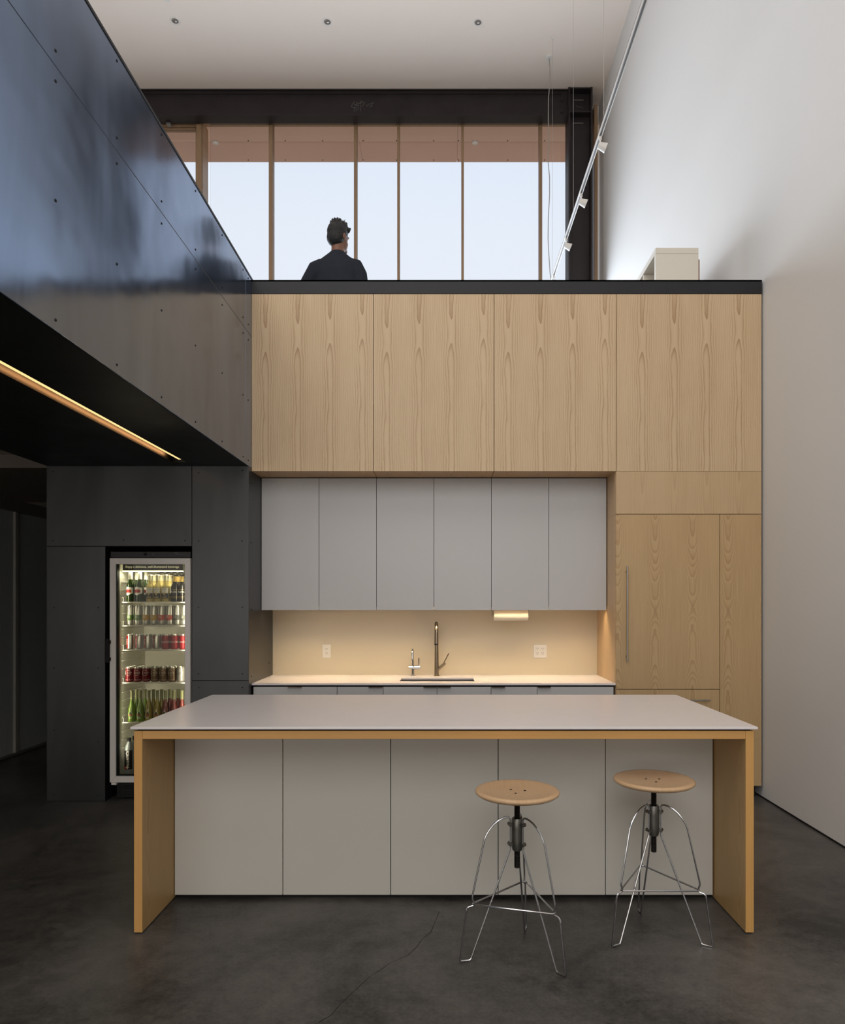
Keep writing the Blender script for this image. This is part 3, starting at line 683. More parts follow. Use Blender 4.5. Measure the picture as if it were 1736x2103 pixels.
MB().tube([(hx, YK-.045, hz0), (hx, YK-.045, hz1)], .0062, 12).tube([(hx-.002, YK, hz0+.045), (hx, YK-.045, hz0+.045)], .004, 8).tube([(hx-.002, YK, hz1-.045), (hx, YK-.045, hz1-.045)], .004, 8).build('handle', mat('satin_bar', (170, 168, 165), .3, 1), dd)
dw = box('drawer', (tx0+gp_, txm-gp_, YK, YK+.02, zt0, ztd-gp_), WOODT, t, bev=.0008)
hz = Z(1438.5, YK-.045); ha, hb = X(1300, YK-.045), X(1460, YK-.045)
MB().tube([(ha, YK-.045, hz), (hb, YK-.045, hz)], .0062, 12).tube([(ha+.04, YK, hz), (ha+.04, YK-.045, hz)], .004, 8).tube([(hb-.04, YK, hz), (hb-.04, YK-.045, hz)], .004, 8).build('handle', MATS['satin_bar'], dw)
box('toe_kick', (tx0+.02, txm, YK+.075, YK+.09, 0, zt0), BLACK, t)
t = thing('narrow_tall_cabinet', 'narrow full-height ash unit between the long-handled door and the white wall', 'cabinet', ((txm+tx1)/2, YK+.3, 0))
box('carcass', (txm+.003, tx1-.004, YK+.022, YB-.004, zt0, ztt-.004), SHADOWGAP, t)
box('door', (txm+gp_, tx1-gp_, YK, YK+.02, zt0, ztt-gp_), WOODT, t, bev=.0008)
box('toe_kick', (txm, tx1-.02, YK+.075, YK+.09, 0, zt0), BLACK, t)
# white wall cabinets: three boxes of two doors
DX = [537, 655.5, 773.5, 891.5, 1009.5, 1127.5, 1246]
zw0, zw1 = Z(1253, YU), Z(981.5, YU)
wl_ = ['white handleless wall cabinet at the left end, beside the steel wall', 'white handleless wall cabinet in the middle, above the faucets', 'white handleless wall cabinet at the right end, above the paper towel roll']
for i in range(3):
    x0, x1 = X(DX[2*i], YU), X(DX[2*i+2], YU); xm_ = X(DX[2*i+1], YU)
    t = thing('wall_cabinet', wl_[i], 'cabinet', ((x0+x1)/2, YU+.2, zw0), 'white wall cabinets')
    box('carcass', (x0+.003, x1-.003, YU+.022, YB-.002, zw0+.028, zw1), SHADOWGAP, t)
    box('bottom_panel', (x0+.003, x1-.003, YU+.022, YB-.003, zw0+.022, zw0+.027), WHITELAM, t)
    box('door', (x0+.0018, xm_-.0018, YU, YU+.02, zw0, zw1-.003), WHITELAM, t, bev=.0008)
    box('door', (xm_+.0018, x1-.0018, YU, YU+.02, zw0, zw1-.003), WHITELAM, t, bev=.0008)
    box('light_strip', (x0+.02, x1-.02, YU+.035, YU+.055, zw0+.012, zw0+.0218), LEDU, t)
    area('strip_glow', ((x0+x1)/2, YU+.045, zw0+.010), (0, 0, 0), x1-x0-.04, .02, 2.6, (1, .75, .44), t, spread=1.95)
box('trim_gap_left', (XS+.001, X(536, YU)-.001, YU+.05, YB-.001, zw0+.02, zu0+.05), BLACK, **st)
box('trim_gap_top', (XS+.001, tx0-.001, YU+.012, YB-.001, zw1, zu0+.05), BLACK, **st)
box('trim_gap_right', (X(1247, YU)+.001, tx0-.001, YU+.04, YB-.001, zw0+.05, zw1), BLACK, **st)
# paper towel holder
RY = YU+.15; rz_ = Z(1262, RY)
t = thing('paper_towel_holder', 'steel bracket holding a paper towel roll under the white wall cabinets', 'towel holder', (X(1049, RY), RY, rz_))
for px in (1011, 1085): box('bracket', (X(px, RY)-.003, X(px, RY)+.003, RY-.022, RY+.022, rz_-.012, zw0+.020), BRUSHED, t, bev=.001)
MB().tube([(X(1011, RY), RY, rz_), (X(1085, RY), RY, rz_)], .006, 10).build('rod', BRUSHED, t)
MB().lathe([(.02, X(1014, RY)), (.0515, X(1014, RY)), (.0525, X(1014, RY)+.002), (.0525, X(1084, RY)-.002), (.0515, X(1084, RY)), (.02, X(1084, RY)), (.02, X(1014, RY))], (0, RY, rz_), 32, 'x', cap=False).build('paper_towel_roll', PAPER, label='white paper towel roll hanging under the cabinets right of the faucets', cat='paper towel')
# countertop with sink cut-out
zc = Z(1403.5, YK); th = .014
cx0, cx1 = XS+.002, tx0-.002
sy0, sy1 = YF(1399.3, zc), YF(1391.8, zc); sx0, sx1 = X(821, sy0), X(975, sy0)
b = MB()
b.box(cx0, sx0, YK-.004, YB-.001, zc-th, zc); b.box(sx1, cx1, YK-.004, YB-.001, zc-th, zc); b.box(sx0, sx1, YK-.004, sy0, zc-th, zc); b.box(sx0, sx1, sy1, YB-.001, zc-th, zc)
b.build('countertop', QUARTZ, label='white stone countertop with the sink, below the backsplash', cat='countertop')
t = thing('sink', 'undermounted stainless steel sink in the white countertop', 'sink', ((sx0+sx1)/2, (sy0+sy1)/2, zc-.2))
b = MB(); w_ = .006
b.box(sx0-w_, sx0, sy0-w_, sy1+w_, zc-.22, zc-th); b.box(sx1, sx1+w_, sy0-w_, sy1+w_, zc-.22, zc-th); b.box(sx0, sx1, sy0-w_, sy0, zc-.22, zc-th); b.box(sx0, sx1, sy1, sy1+w_, zc-.22, zc-th); b.box(sx0, sx1, sy0, sy1, zc-.226, zc-.22)
b.build('basin', SINKM, t)
MB().lathe([(.04, .002), (.03, .003), (.02, -.001), (0, -.001)], ((sx0+sx1)/2, (sy0+sy1)/2, zc-.219), 24, cap=False).build('drain', CHROME, t)
# base cabinets
BX = [520, 692.5, 787, 1009, 1103.5, 1261]
bl = ['white base cabinet at the left end of the counter, by the steel wall', 'narrow white base cabinet just left of the sink', 'white double-door base cabinet under the sink', 'narrow white base cabinet just right of the sink', 'white base cabinet at the right end of the counter, by the tall unit']
pulls = [[(591.5, 620.5)], [(757.5, 786)], [(870, 897.5), (899.5, 926)], [(1010, 1037.5)], [(1104.5, 1131)]]
zb_t = Z(1411, YK); zb_b = .10
for i in range(5):
    x0, x1 = X(BX[i], YK)+.002, X(BX[i+1], YK)-.002
    t = thing('base_cabinet', bl[i], 'cabinet', ((x0+x1)/2, YK+.3, 0), 'white base cabinets')
    if i != 2:
        box('carcass', (x0, x1, YK+.022, YB-.004, zb_b, zc-th-.001), SHADOWGAP, t)
    else:
        b = MB(); b.box(x0, x0+.018, YK+.022, YB-.004, zb_b, zc-th-.001); b.box(x1-.018, x1, YK+.022, YB-.004, zb_b, zc-th-.001); b.box(x0+.018, x1-.018, YK+.022, YB-.004, zb_b, zb_b+.018); b.box(x0+.018, x1-.018, YK+.022, YK+.03, zc-.30, zc-th-.001); b.build('carcass', SHADOWGAP, t)
    parts = [(x0, x1)] if i != 2 else [(x0, X(898, YK)-.0018), (X(898, YK)+.0018, x1)]
    for (u0, u1), (p0, p1) in zip(parts, pulls[i]):
        d_ = box('door', (u0, u1, YK+.002, YK+.02, zb_b, zb_t), WHITELAM, t, bev=.0008)
        box('pull', (X(p0, YK), X(p1, YK), YK-.018, YK+.012, zb_t, zb_t+.003), BRUSHED, d_)
    box('toe_kick', (x0, x1, YK+.07, YK+.085, 0, zb_b), BLACK, t)
# outlets
def outlet(px, py, n, label):
    y = YB; x, z = X(px, y), Z(py, y); wd = .074 if n == 1 else .120
    t = thing('wall_outlet', label, 'outlet', (x, y, z))
    box('cover_plate', (x-wd/2, x+wd/2, y-.005, y, z-.060, z+.060), PLASTW, t, bev=.0025)
    for k in range(n):
        xx = x+(k-(n-1)/2)*.047
        box('receptacle', (xx-.0165, xx+.0165, y-.0075, y-.004, z-.034, z+.034), PLASTW, t, bev=.001)
        b = MB()
        for dz in (-.019, .019):
            b.box(xx-.0075, xx-.0050, y-.0080, y-.007, z+dz, z+dz+.009); b.box(xx+.0050, xx+.0075, y-.0080, y-.007, z+dz, z+dz+.009); b.box(xx-.0022, xx+.0022, y-.0080, y-.007, z+dz-.010, z+dz-.005)
        b.build('slots', BLACK, t)
outlet(671, 1337.5, 1, 'white single electrical outlet on the backsplash left of the faucets')
outlet(1109.5, 1337.5, 2, 'white double electrical outlet on the backsplash right of the faucets')
# faucets
FY = 6.14
def fp(px, py, dy=0): y = FY+dy; return (X(px, y), y, Z(py, y))
zt_ = zc
x = X(897, FY)
t = thing('kitchen_faucet', 'tall brushed steel pull-down kitchen faucet with side lever behind the sink', 'faucet', (x, FY, zt_))
MB().lathe([(.026, 0), (.026, .004), (.0195, .008), (.0185, .09), (.0178, .17), (.0165, .24), (.0158, .30), (.0150, .32)], (x, FY, zt_), 28).build('body', BRUSHED, t)
ztop = Z(1277, FY-.10); R_ = .085
arc = [(x, FY, zt_+.30)]+[(x, FY-R_+R_*math.cos(a_), ztop-.013-R_+R_*math.sin(a_)) for a_ in [PI*k/14 for k in range(15)]]
MB().tube(arc, [.0150]*16, 16).build('spout', BRUSHED, t)
e_ = arc[-1]
MB().tube([e_, (e_[0], e_[1]-.003, Z(1322, FY-.17))], [.0155, .0172], 16).build('spray_head', BRUSHED, t)
MB().tube([(e_[0], e_[1]-.003, Z(1322, FY-.17)), (e_[0], e_[1]-.003, Z(1324.5, FY-.17))], .0172, 16).build('nozzle', BLACK, t)
p0 = Vector(fp(899, 1376)); p1 = Vector(fp(914.5, 1361.5))
MB().tube([p0, p1], .0125, 16).build('valve', BRUSHED, t)
MB().tube([Vector(fp(912, 1361)), Vector(fp(922, 1342))], .0045, 10).build('lever', BRUSHED, t)
x = X(848.3, FY)
t = thing('water_faucet', 'small chrome filtered-water faucet with a T-shaped body left of the tall faucet', 'faucet', (x, FY, zt_))
zq = Z(1370.5, FY)
MB().lathe([(.024, 0), (.024, .003), (.0150, .007), (.0130, .045), (.0130, zq-zt_)], (x, FY, zt_), 24).build('body', CHROME, t)
MB().tube([(X(840, FY), FY, zq), (X(863, FY), FY, zq)], .0165, 20).build('crossbar', CHROME, t)
MB().tube([(X(860.5, FY), FY, zq+.012), (X(860.5, FY), FY, Z(1362, FY)), (X(860.5, FY), FY, Z(1351, FY))], [.005, .006, .0058], 12).build('lever', CHROME, t)
zt2 = Z(1331.5, FY-.08); R_ = .055
arc = [(x, FY, zq)]+[(x, FY-R_+R_*math.cos(a_), zt2-.009-R_+R_*math.sin(a_)) for a_ in [PI*k/12 for k in range(13)]]+[(x, FY-2*R_, zt2-.10)]
MB().tube(arc, .0082, 14).build('spout', CHROME, t)

# ------------------------------------------------------------------ island
IX0, IX1 = X(275, YI), X(1549, YI); IYB = 4.43
zt_i = Z(1493, YI-.012); z1 = Z(1501, YI); z0_ = Z(1518, YI); pw = X(292, YI)-IX0
t = thing('kitchen_island', 'kitchen island with timber side panels and five light grey fronts', 'island', ((IX0+IX1)/2, (YI+IYB)/2, 0))
for (a2, b3) in ((IX0, IX0+pw), (IX1-pw, IX1)):
    b = MB(); b.box(a2, b3, YI+.0005, IYB, .006, z1, bev=.0012); o = b.build('side_panel', FIRSIDE, t)
    o.data.materials.append(FIREND)
    for p_ in o.data.polygons:
        if abs(p_.normal.y) > .7: p_.material_index = 1
b = MB(); b.box(IX0+pw+.0005, IX1-pw-.0005, YI+.001, IYB, z0_, z1, bev=.0012); b.build('top_rail', FIRBEAM, t)
box('shadow_gap', (IX0+.012, IX1-.012, YI+.012, IYB-.01, z1, zt_i-.012), BLACK, t)
YP = (IX0+pw)/X(357.5, 1)                    # plane of the fronts
PXS = [357.5, 581, 802.5, 1023.5, 1244, 1465]
for i in range(5):
    a2, b3 = X(PXS[i], YP)+(.002 if i else .004), X(PXS[i+1], YP)-.002
    box('front_panel', (a2, b3, YP, YP+.019, .022, z0_-.001), ISLLAM, t, bev=.0008)
box('carcass', (IX0+pw+.004, IX1-pw-.004, YP+.021, IYB-.02, .02, z0_-.002), SHADOWGAP, t)
box('plinth', (IX0+pw+.004, IX1-pw-.004, YP+.03, IYB-.05, 0, .02), BLACK, t)
for (a2) in (IX0+.012, IX1-pw+.006):
    box('foot', (a2, a2+pw-.018, YI+.02, IYB-.02, 0, .006), BLACK, t)
MB().box(IX0-.012, IX1+.014, YI-.012, IYB+.004, zt_i-.012, zt_i, bev=.0015).build('island_countertop', QUARTZ, label='thin white stone countertop on the timber-framed island', cat='countertop')

# ------------------------------------------------------------------ stools
def stool(cx, cy, a0, label):
    t = thing('bar_stool', label, 'stool', (cx, cy, 0), 'adjustable wire-leg stools')
    s_z = .712
    pf = [(0, -.010), (.150, -.010), (.172, -.006), (.184, .002), (.1865, .008), (.184, .014), (.176, .0175), (.160, .0165), (.130, .012), (.08, .009), (0, .0085)]
    st_ = MB().lathe([(r_, s_z+h_) for r_, h_ in pf], (cx, cy, 0), 56, cap=False).build('seat', SEATW, t, smooth=60)
    for k in range(3):
        a_ = a0+PI+k*2*PI/3
        MB().lathe([(.0055, .0095), (.0055, .0108), (0, .0112)], (cx+.036*math.cos(a_), cy+.036*math.sin(a_), s_z), 8, cap=False).build('screw', BLACK, st_)
    MB().lathe([(.030, 0), (.030, -.006), (.013, -.007)], (cx, cy, s_z-.010), 20).build('mounting_plate', CAST, t)
    # threaded rod: real ridges
    prof = []; z = .385; 
    while z < s_z-.012:
        prof += [(.0112, z), (.0132, z+.0022), (.0132, z+.0032), (.0112, z+.0054)]; z += .006
    MB().lathe([(0, .384)]+prof+[(0, s_z-.011)], (cx, cy, 0), 16, cap=False).build('threaded_rod', SCREWROD, t, smooth=20)
    MB().lathe([(.0135, .602), (.021, .604), (.0245, .598), (.0250, .560), (.0250, .500), (.0235, .470), (.020, .462), (.0135, .462)], (cx, cy, 0), 24, cap=False).build('hub', CAST, t)
    prof = [(.032, .585), (.032, .600), (.038, .609), (.050, .611), (.068, .607), (.0885, .598), (.110, .582), (.1288, .561), (.143, .540), (.1530, .515), (.205, .285), (.2065, .270), (.1985, .249),
            (.1985, .243), (.205, .238), (.224, .234), (.2315, .227), (.2335, .215), (.2610, .012), (.2605, .0055), (.256, .0045), (.2205, .0045), (.214, .0075), (.2100, .016), (.034, .466), (.032, .480), (.032, .585)]
    for k in range(3):
        a_ = a0+k*2*PI/3; c_, s2 = math.cos(a_), math.sin(a_)
        P3 = lambda r_, z_, o_=0: (cx+r_*c_-o_*s2, cy+r_*s2+o_*c_, z_)
        MB().tube([P3(r_, z_) for r_, z_ in prof], .0042, 8, cap=False).build('leg', WIRE, t)
        for zz in (.578, .492):
            br = MB(); br.tube([P3(.022, zz), P3(.036, zz)], .0065, 8)
            br.tube([P3(.034, zz, -.012), P3(.034, zz, .012)], .0085, 10); br.build('leg_clamp', CAST, t)
    ring = MB()
    pts_ = []
    for k in range(3):
        A_ = a0+k*2*PI/3
        for j in range(-2, 3):
            aa = A_+j*.022
            pts_.append((cx+(.203-.0015*abs(j))*math.cos(aa), cy+(.203-.0015*abs(j))*math.sin(aa), .2445))
    ring.tube(pts_, .0042, 8, closed=True); ring.build('footrest', WIRE, t)
    return t
stool(.3209, 3.093, math.radians(74.6), 'wooden-seated wire-leg stool standing in front of the island, nearest the camera')
stool(.982, 3.288, math.radians(90), 'wooden-seated wire-leg stool tucked against the right end of the island')

# ------------------------------------------------------------------ drinks fridge
FY0 = YFW-.012            # door face
fx0, fx1 = X(225.5, FY0), X(390.5, FY0)
fz0, fzt = .012, Z(1132.5, FY0)
FBK = YFW+.62
t = fr = thing('drinks_fridge', 'tall glass-door drinks fridge built into the black steel wall', 'fridge', ((fx0+fx1)/2, YFW+.3, 0))
dz1, dz0 = Z(1146.5, FY0), Z(1607, FY0)
YC = FY0+.055             # cabinet front plane
wl2 = .045
b = MB(); b.box(fx0, fx0+wl2, YC, FBK, fz0+.10, fzt); b.box(fx1-wl2, fx1, YC, FBK, fz0+.10, fzt); b.box(fx0+wl2, fx1-wl2, YC, FBK, dz1-.03, fzt); b.box(fx0+wl2, fx1-wl2, YC, FBK, fz0+.10, dz0+.02); b.box(fx0+wl2, fx1-wl2, FBK-.04, FBK, dz0+.02, dz1-.03)
b.build('cabinet', mat('fridge_black_steel', (24, 24, 25), .4, .2), t)
ix0, ix1, iz0, iz1 = fx0+wl2, fx1-wl2, dz0+.035, dz1-.03
b = MB(); e_ = .004; IBK = FBK-.12
b.box(ix0, ix0+e_, YC, IBK, iz0, iz1); b.box(ix1-e_, ix1, YC, IBK, iz0, iz1); b.box(ix0, ix1, IBK-e_, IBK, iz0, iz1); b.box(ix0, ix1, YC, IBK, iz0-e_, iz0+.002); b.box(ix0, ix1, YC, IBK, iz1-e_, iz1)
b.build('liner', LINER, t)
box('control_panel', (fx0, fx1, FY0+.012, YC, dz1+.006, fzt), mat('panel_charcoal', (30, 30, 30), .4), t, bev=.002)
cpn = FY0+.012
GT = mat('grey_print', (120, 118, 114), .6)
text('lettering', 'SUMMIT', .0095, (X(361.5, cpn), cpn-.0004, Z(1136, cpn)), GT, fr)
text('lettering', 'COMMERCIAL PRODUCTS', .0072, (X(371, cpn), cpn-.0004, Z(1138.7, cpn)), GT, fr)
MB().lathe([(.012, 0), (.011, -.008), (0, -.008)], (X(298.5, cpn), cpn, Z(1138, cpn)), 20, 'y', cap=False).build('dial', BLACK, fr)
b = MB(); b.prism([(X(314.5, cpn)-.004, Z(1138, cpn)), (X(314.5, cpn)+.004, Z(1138, cpn)), (X(314.5, cpn), Z(1138, cpn)+.006)], cpn-.0006, cpn); b.build('indicator_mark', GT, fr)
text('lettering', 'TEMP', .006, (X(314.5, cpn), cpn-.0004, Z(1140, cpn)), GT, fr)
text('lettering', 'LAMP', .006, (X(350, cpn), cpn-.0004, Z(1140, cpn)), GT, fr)
# base grille
b = MB(); b.box(fx0+.02, fx1-.01, YC+.02, YC+.04, .015, fz0+.10)
b.build('base', BLACK, t)
b = MB()
for k in range(7): b.box(X(252, YC), X(290, YC), YC+.012, YC+.02, .022+k*.0115, .027+k*.0115)
b.build('grille', mat('grille_black', (26, 26, 26), .5), t)
for xx in (fx0+.05, fx1-.05): MB().lathe([(.02, 0), (.02, .012)], (xx, YC+.05, 0), 12).build('foot', BLACK, t)
# door: mitred frame, glass, handle
fwx0, fwx1 = X(237.5, FY0), X(379.5, FY0); gz1, gz0 = Z(1158.5, FY0), Z(1594, FY0)
def frame_piece(poly):
    return MB().prism(poly, FY0, FY0+.042)
q_ = .0006
dr_ = frame_piece([(fx0+q_, dz1), (fx1-q_, dz1), (fwx1, gz1+q_), (fwx0, gz1+q_)]).build('door_frame', FRIDGEFR, t)
frame_piece([(fx0+q_, dz0), (fwx0, gz0-q_), (fwx1, gz0-q_), (fx1-q_, dz0)]).build('door_frame', FRIDGEFR, t)
frame_piece([(fx0, dz0+q_), (fx0, dz1-q_), (fwx0-q_, gz1), (fwx0-q_, gz0)]).build('door_frame', FRIDGEFR, t)
frame_piece([(fx1, dz0+q_), (fwx1+q_, gz0), (fwx1+q_, gz1), (fx1, dz1-q_)]).build('door_frame', FRIDGEFR, t)
b = MB(); b.box(fwx0, fwx0+.006, FY0+.012, YC, gz0, gz1); b.box(fwx1-.003, fwx1, FY0+.012, YC, gz0, gz1); b.box(fwx0, fwx1, FY0+.012, YC, gz0, gz0+.004); b.build('gasket', BLACK, t)
box('glass', (fwx0, fwx1, FY0+.016, FY0+.021, gz0, gz1), FGLASS, t)
b = MB(); b.box(X(218.5, FY0), X(226.5, FY0), FY0-.03, FY0-.018, Z(1361, FY0), Z(1311, FY0), bev=.004); b.box(X(221, FY0), X(228, FY0), FY0-.02, FY0+.01, Z(1357, FY0), Z(1350, FY0)); b.box(X(221, FY0), X(228, FY0), FY0-.02, FY0+.01, Z(1322, FY0), Z(1315, FY0))
b.build('handle', BLACK, t)
box('hinge', (X(229, FY0), X(239, FY0), FY0-.004, YC, dz0-.018, dz0-.002), FRIDGEFR, t, bev=.001)
# lit sign
SGY = FY0+.075
sgx0, sgx1 = X(252, SGY), X(374.5, SGY); sgz0, sgz1 = Z(1172, SGY), Z(1158, SGY)
sg = box('sign', (sgx0, sgx1, SGY, SGY+.012, sgz0, sgz1+.01), mat('sign_charcoal', (62, 58, 56), .5), t)
text('lettering', 'Enjoy a delicious, well-illuminated beverage', .0243, ((sgx0+sgx1)/2-.001, SGY-.0006, Z(1164.3, SGY)), mat('sign_lettering', (240, 236, 196), .5, emit=(240, 236, 196), estr=.5), sg)
box('light_tube', (sgx0, sgx1, SGY-.002, SGY+.024, sgz0-.008, sgz0-.0005), LEDF, t)
area('fridge_glow', ((sgx0+sgx1)/2, SGY+.03, sgz0-.012), (math.radians(-18), 0, 0), sgx1-sgx0-.02, .03, 1.5, (1, .97, .82), t)
for s_, xx in ((1, ix0+.035), (-1, ix1-.022)): area('fridge_glow', (xx, YC-.012, (iz0+iz1)/2), (PI/2, 0, math.radians(-22)*s_), .010, 1.4, .75, (1, .95, .78), t, spread=2.2)
# vent plate
VY = IBK-.03
b = MB()
b.box(X(316, VY), ix1-.005, VY, VY+.012, Z(1188.5, VY), Z(1172, VY)); b.build('vent_plate', PLASTW, t)
b = MB()
for r_ in range(4):
    for k in range(5):
        px = 328+k*13+(0, -5, 3, -2)[r_]; b.box(X(px, VY), X(px+9, VY), VY-.0008, VY+.0002, Z(1176.5+r_*3.3, VY), Z(1174.8+r_*3.3, VY))
b.build('vent_slots', BLACK, t)
# side ribs and shelves
zz = Z(1594, FY0)+.20
k = 0
while zz < Z(1195, FY0):
    for s_, xa in ((0, ix0+e_), (1, ix1-e_)):
        b = MB(); 
        if s_ == 0: b.box(xa, xa+.016, YC+.03, IBK-.06, zz, zz+.008, bev=.002)
        else: b.box(xa-.006, xa, YC+.03, IBK-.06, zz, zz+.008, bev=.002)
        b.build('shelf_rib', LINER, t)
    zz += .0625
SHY = YC+.012
shelves = [1236, 1284.5, 1334.5, 1401.5, 1483]
SZ = []
for py in shelves:
    z_ = Z(py, SHY); SZ.append(z_)
    b = MB(); x0, x1 = ix0+.020, ix1-.014
    b.tube([(x0, SHY, z_-.004), (x1, SHY, z_-.004)], .0042, 8); b.tube([(x0, IBK-.03, z_-.004), (x1, IBK-.03, z_-.004)], .003, 6)
    n_ = 26
    for k in range(n_+1):
        xx = x0+(x1-x0)*k/n_; b.tube([(xx, SHY, z_-.0015), (xx, IBK-.03, z_-.0015)], .0013, 5)
    sh = b.build('wire_shelf', PLASTW, t)
    c_ = MB(); c_.tube([(x0-.004, SHY+.004, z_-.004), (x0-.003, SHY+.004, z_+.030), (x0+.003, SHY+.004, z_+.036), (x0+.009, SHY+.004, z_+.030), (x0+.010, SHY+.004, z_)], .0018, 6)
    c_.build('end_loop', PLASTW, sh)

# drinks
def gmat(name, col, rough=.15, **k): return mat(name, col, rough, var=.02, **k)
GREENB = gmat('green_bottle_glass', (40, 58, 22), .08, spec=.8); FOIL = gmat('white_foil', (232, 228, 214), .45, metal=.2)
PALEB = gmat('pale_lager_glass', (176, 158, 92), .08, spec=.8); CLEARN = gmat('clear_bottle_neck', (196, 190, 160), .1, spec=.7); DARKB = gmat('dark_lager_glass', (30, 28, 24), .1, spec=.8)
LBLW = gmat('paper_label_white', (236, 232, 218), .6); LRED = gmat('label_red', (176, 42, 34), .5); LNAVY = gmat('label_navy', (44, 46, 58), .5); LGOLD = gmat('label_gold', (196, 166, 92), .4, metal=.5)
CANS = gmat('can_silver', (204, 202, 190), .28, metal=.75); CANG = gmat('can_green_print', (98, 128, 62), .4); CANY = gmat('can_yellow_print', (206, 160, 44), .4); CANR = gmat('can_coral_print', (206, 84, 66), .4); CANK = gmat('can_grey_print', (112, 112, 102), .4)
CRED = gmat('can_red', (150, 22, 30), .3, metal=.2); CMAR = gmat('can_maroon', (112, 20, 30), .3, metal=.2); CTAN = gmat('can_tan', (126, 100, 78), .35, metal=.4); CPALE = gmat('can_pale_grey', (184, 180, 176), .35, metal=.4)
SODG = gmat('lime_soda_bottle', (112, 140, 40), .08, spec=.8); SODY = gmat('golden_soda_bottle', (150, 132, 44), .08, spec=.8); SODR = gmat('fruit_punch_bottle', (120, 48, 44), .08, spec=.8)
SODN = gmat('soda_bottle_neck', (150, 150, 108), .1, spec=.7); INKW = gmat('white_ink', (232, 228, 216), .6); INKG = gmat('green_ink', (46, 84, 44), .6)
WATER = gmat('clear_water_bottle', (128, 134, 136), .08, spec=.9); LBLK = gmat('label_black', (14, 14, 16), .4)
def patch(mb, c, r, a0, a1, z0, z1, n=10):
    A = []; 
    for k in range(n+1):
        a_ = a0+(a1-a0)*k/n; A.append((c[0]+r*math.sin(a_), c[1]-r*math.cos(a_)))
    v0 = [mb.bm.verts.new((x_, y_, c[2]+z0)) for x_, y_ in A]; v1 = [mb.bm.verts.new((x_, y_, c[2]+z1)) for x_, y_ in A]
    for k in range(n): mb.bm.faces.new((v0[k], v0[k+1], v1[k+1], v1[k]))
def shape_patch(mb, c, r, pts, off=.0006):
    """polygon (a in metres along the wall, z) laid onto a cylinder of radius r, thin solid"""
    xs_ = [p_[0] for p_ in pts]; lo, hi = min(xs_), max(xs_); n = 10
    def span(x_):
        ys = []
        for i in range(len(pts)):
            (x0, z0), (x1, z1) = pts[i], pts[(i+1) % len(pts)]
            if (x0-x_)*(x1-x_) <= 0 and x0 != x1: ys.append(z0+(z1-z0)*(x_-x0)/(x1-x0))
        return (min(ys), max(ys)) if len(ys) > 1 else (0, 0)
    prev_ = None
    for k in range(n+1):
        x_ = lo+(hi-lo)*(k+.001)/(n+.002); z0, z1 = span(x_); a_ = x_/r; rr = r+off
        cur = (mb.bm.verts.new((c[0]+rr*math.sin(a_), c[1]-rr*math.cos(a_), c[2]+z0)), mb.bm.verts.new((c[0]+rr*math.sin(a_), c[1]-rr*math.cos(a_), c[2]+z1)))
        if prev_: mb.bm.faces.new((prev_[0], cur[0], cur[1], prev_[1]))
        prev_ = cur
CANP = lambda r, h: [(0, .002), (r*.72, .0), (r*.80, .003), (r*.96, .010), (r, .016), (r, h-.016), (r*.97, h-.012), (r*.86, h-.003), (r*.86, h), (r*.80, h), (r*.78, h-.004), (0, h-.004)]
def can(c, r, h, body, label, cat, group, deco=None, name='drink_can'):
    t = thing(name, label, cat, c, group)
    pf = CANP(r, h)
    MB().lathe([(a_, z_) for a_, z_ in pf[2:7]], c, 24, cap=True).build('body', body, t, smooth=50)
    MB().lathe(pf[6:], c, 24, cap=False).build('lid', CANS, t)
    if deco: deco(t, c, r, h)
    return t
ORD = ['first', 'second', 'third', 'fourth', 'fifth', 'sixth', 'seventh', 'eighth']
def row(py_shelf, pxs, sc_y): pass
DY = YC+.050
made = {}
def place(key, builder, c, label, group):
    """first of a kind is built, the rest are copies of it and its parts"""
    if key not in made: made[key] = builder(c, label, group); return made[key]
    return dup(made[key], c, label, group)
def slim(col, colname, key):
    def deco(t, c, r, h):
        b = MB(); shape_patch(b, c, r, [(-.034, .048), (-.034, .094), (-.016, .084), (.034, .080), (.034, .048), (.0, .036)]); b.build('printed_band', col, t)
        b = MB(); 
        for dz in (.074, .066, .058): patch(b, c, r+.0012, -.75, .1, dz, dz+.0028, 6)
        b.build('small_print', INKW, t)
    def bld(c, label, group): return can(c, .029, .158, CANS, label, 'can', group, deco)
    return bld
def colavert(c, label, group):
    def deco(t, c, r, h):
        b = MB(); shape_patch(b, c, r, [(-.036, .012), (-.036, .110), (-.006, .110), (-.010, .012)]); b.build('red_print', CRED, t)
        text('lettering', 'Cola', .024, (c[0], c[1]-r, c[2]+.060), INKW, t, wrap=r+.001, rot=PI/2, shear=.3, rz=-.62)
    return can(c, .0325, .122, CANS, label, 'can', group, deco)
def colared(c, label, group):
    def deco(t, c, r, h): text('lettering', 'Coca-Cola', .021, (c[0], c[1]-r, c[2]+.062), INKW, t, wrap=r+.0006, shear=.35)
    return can(c, .0325, .122, CRED, label, 'can', group, deco)
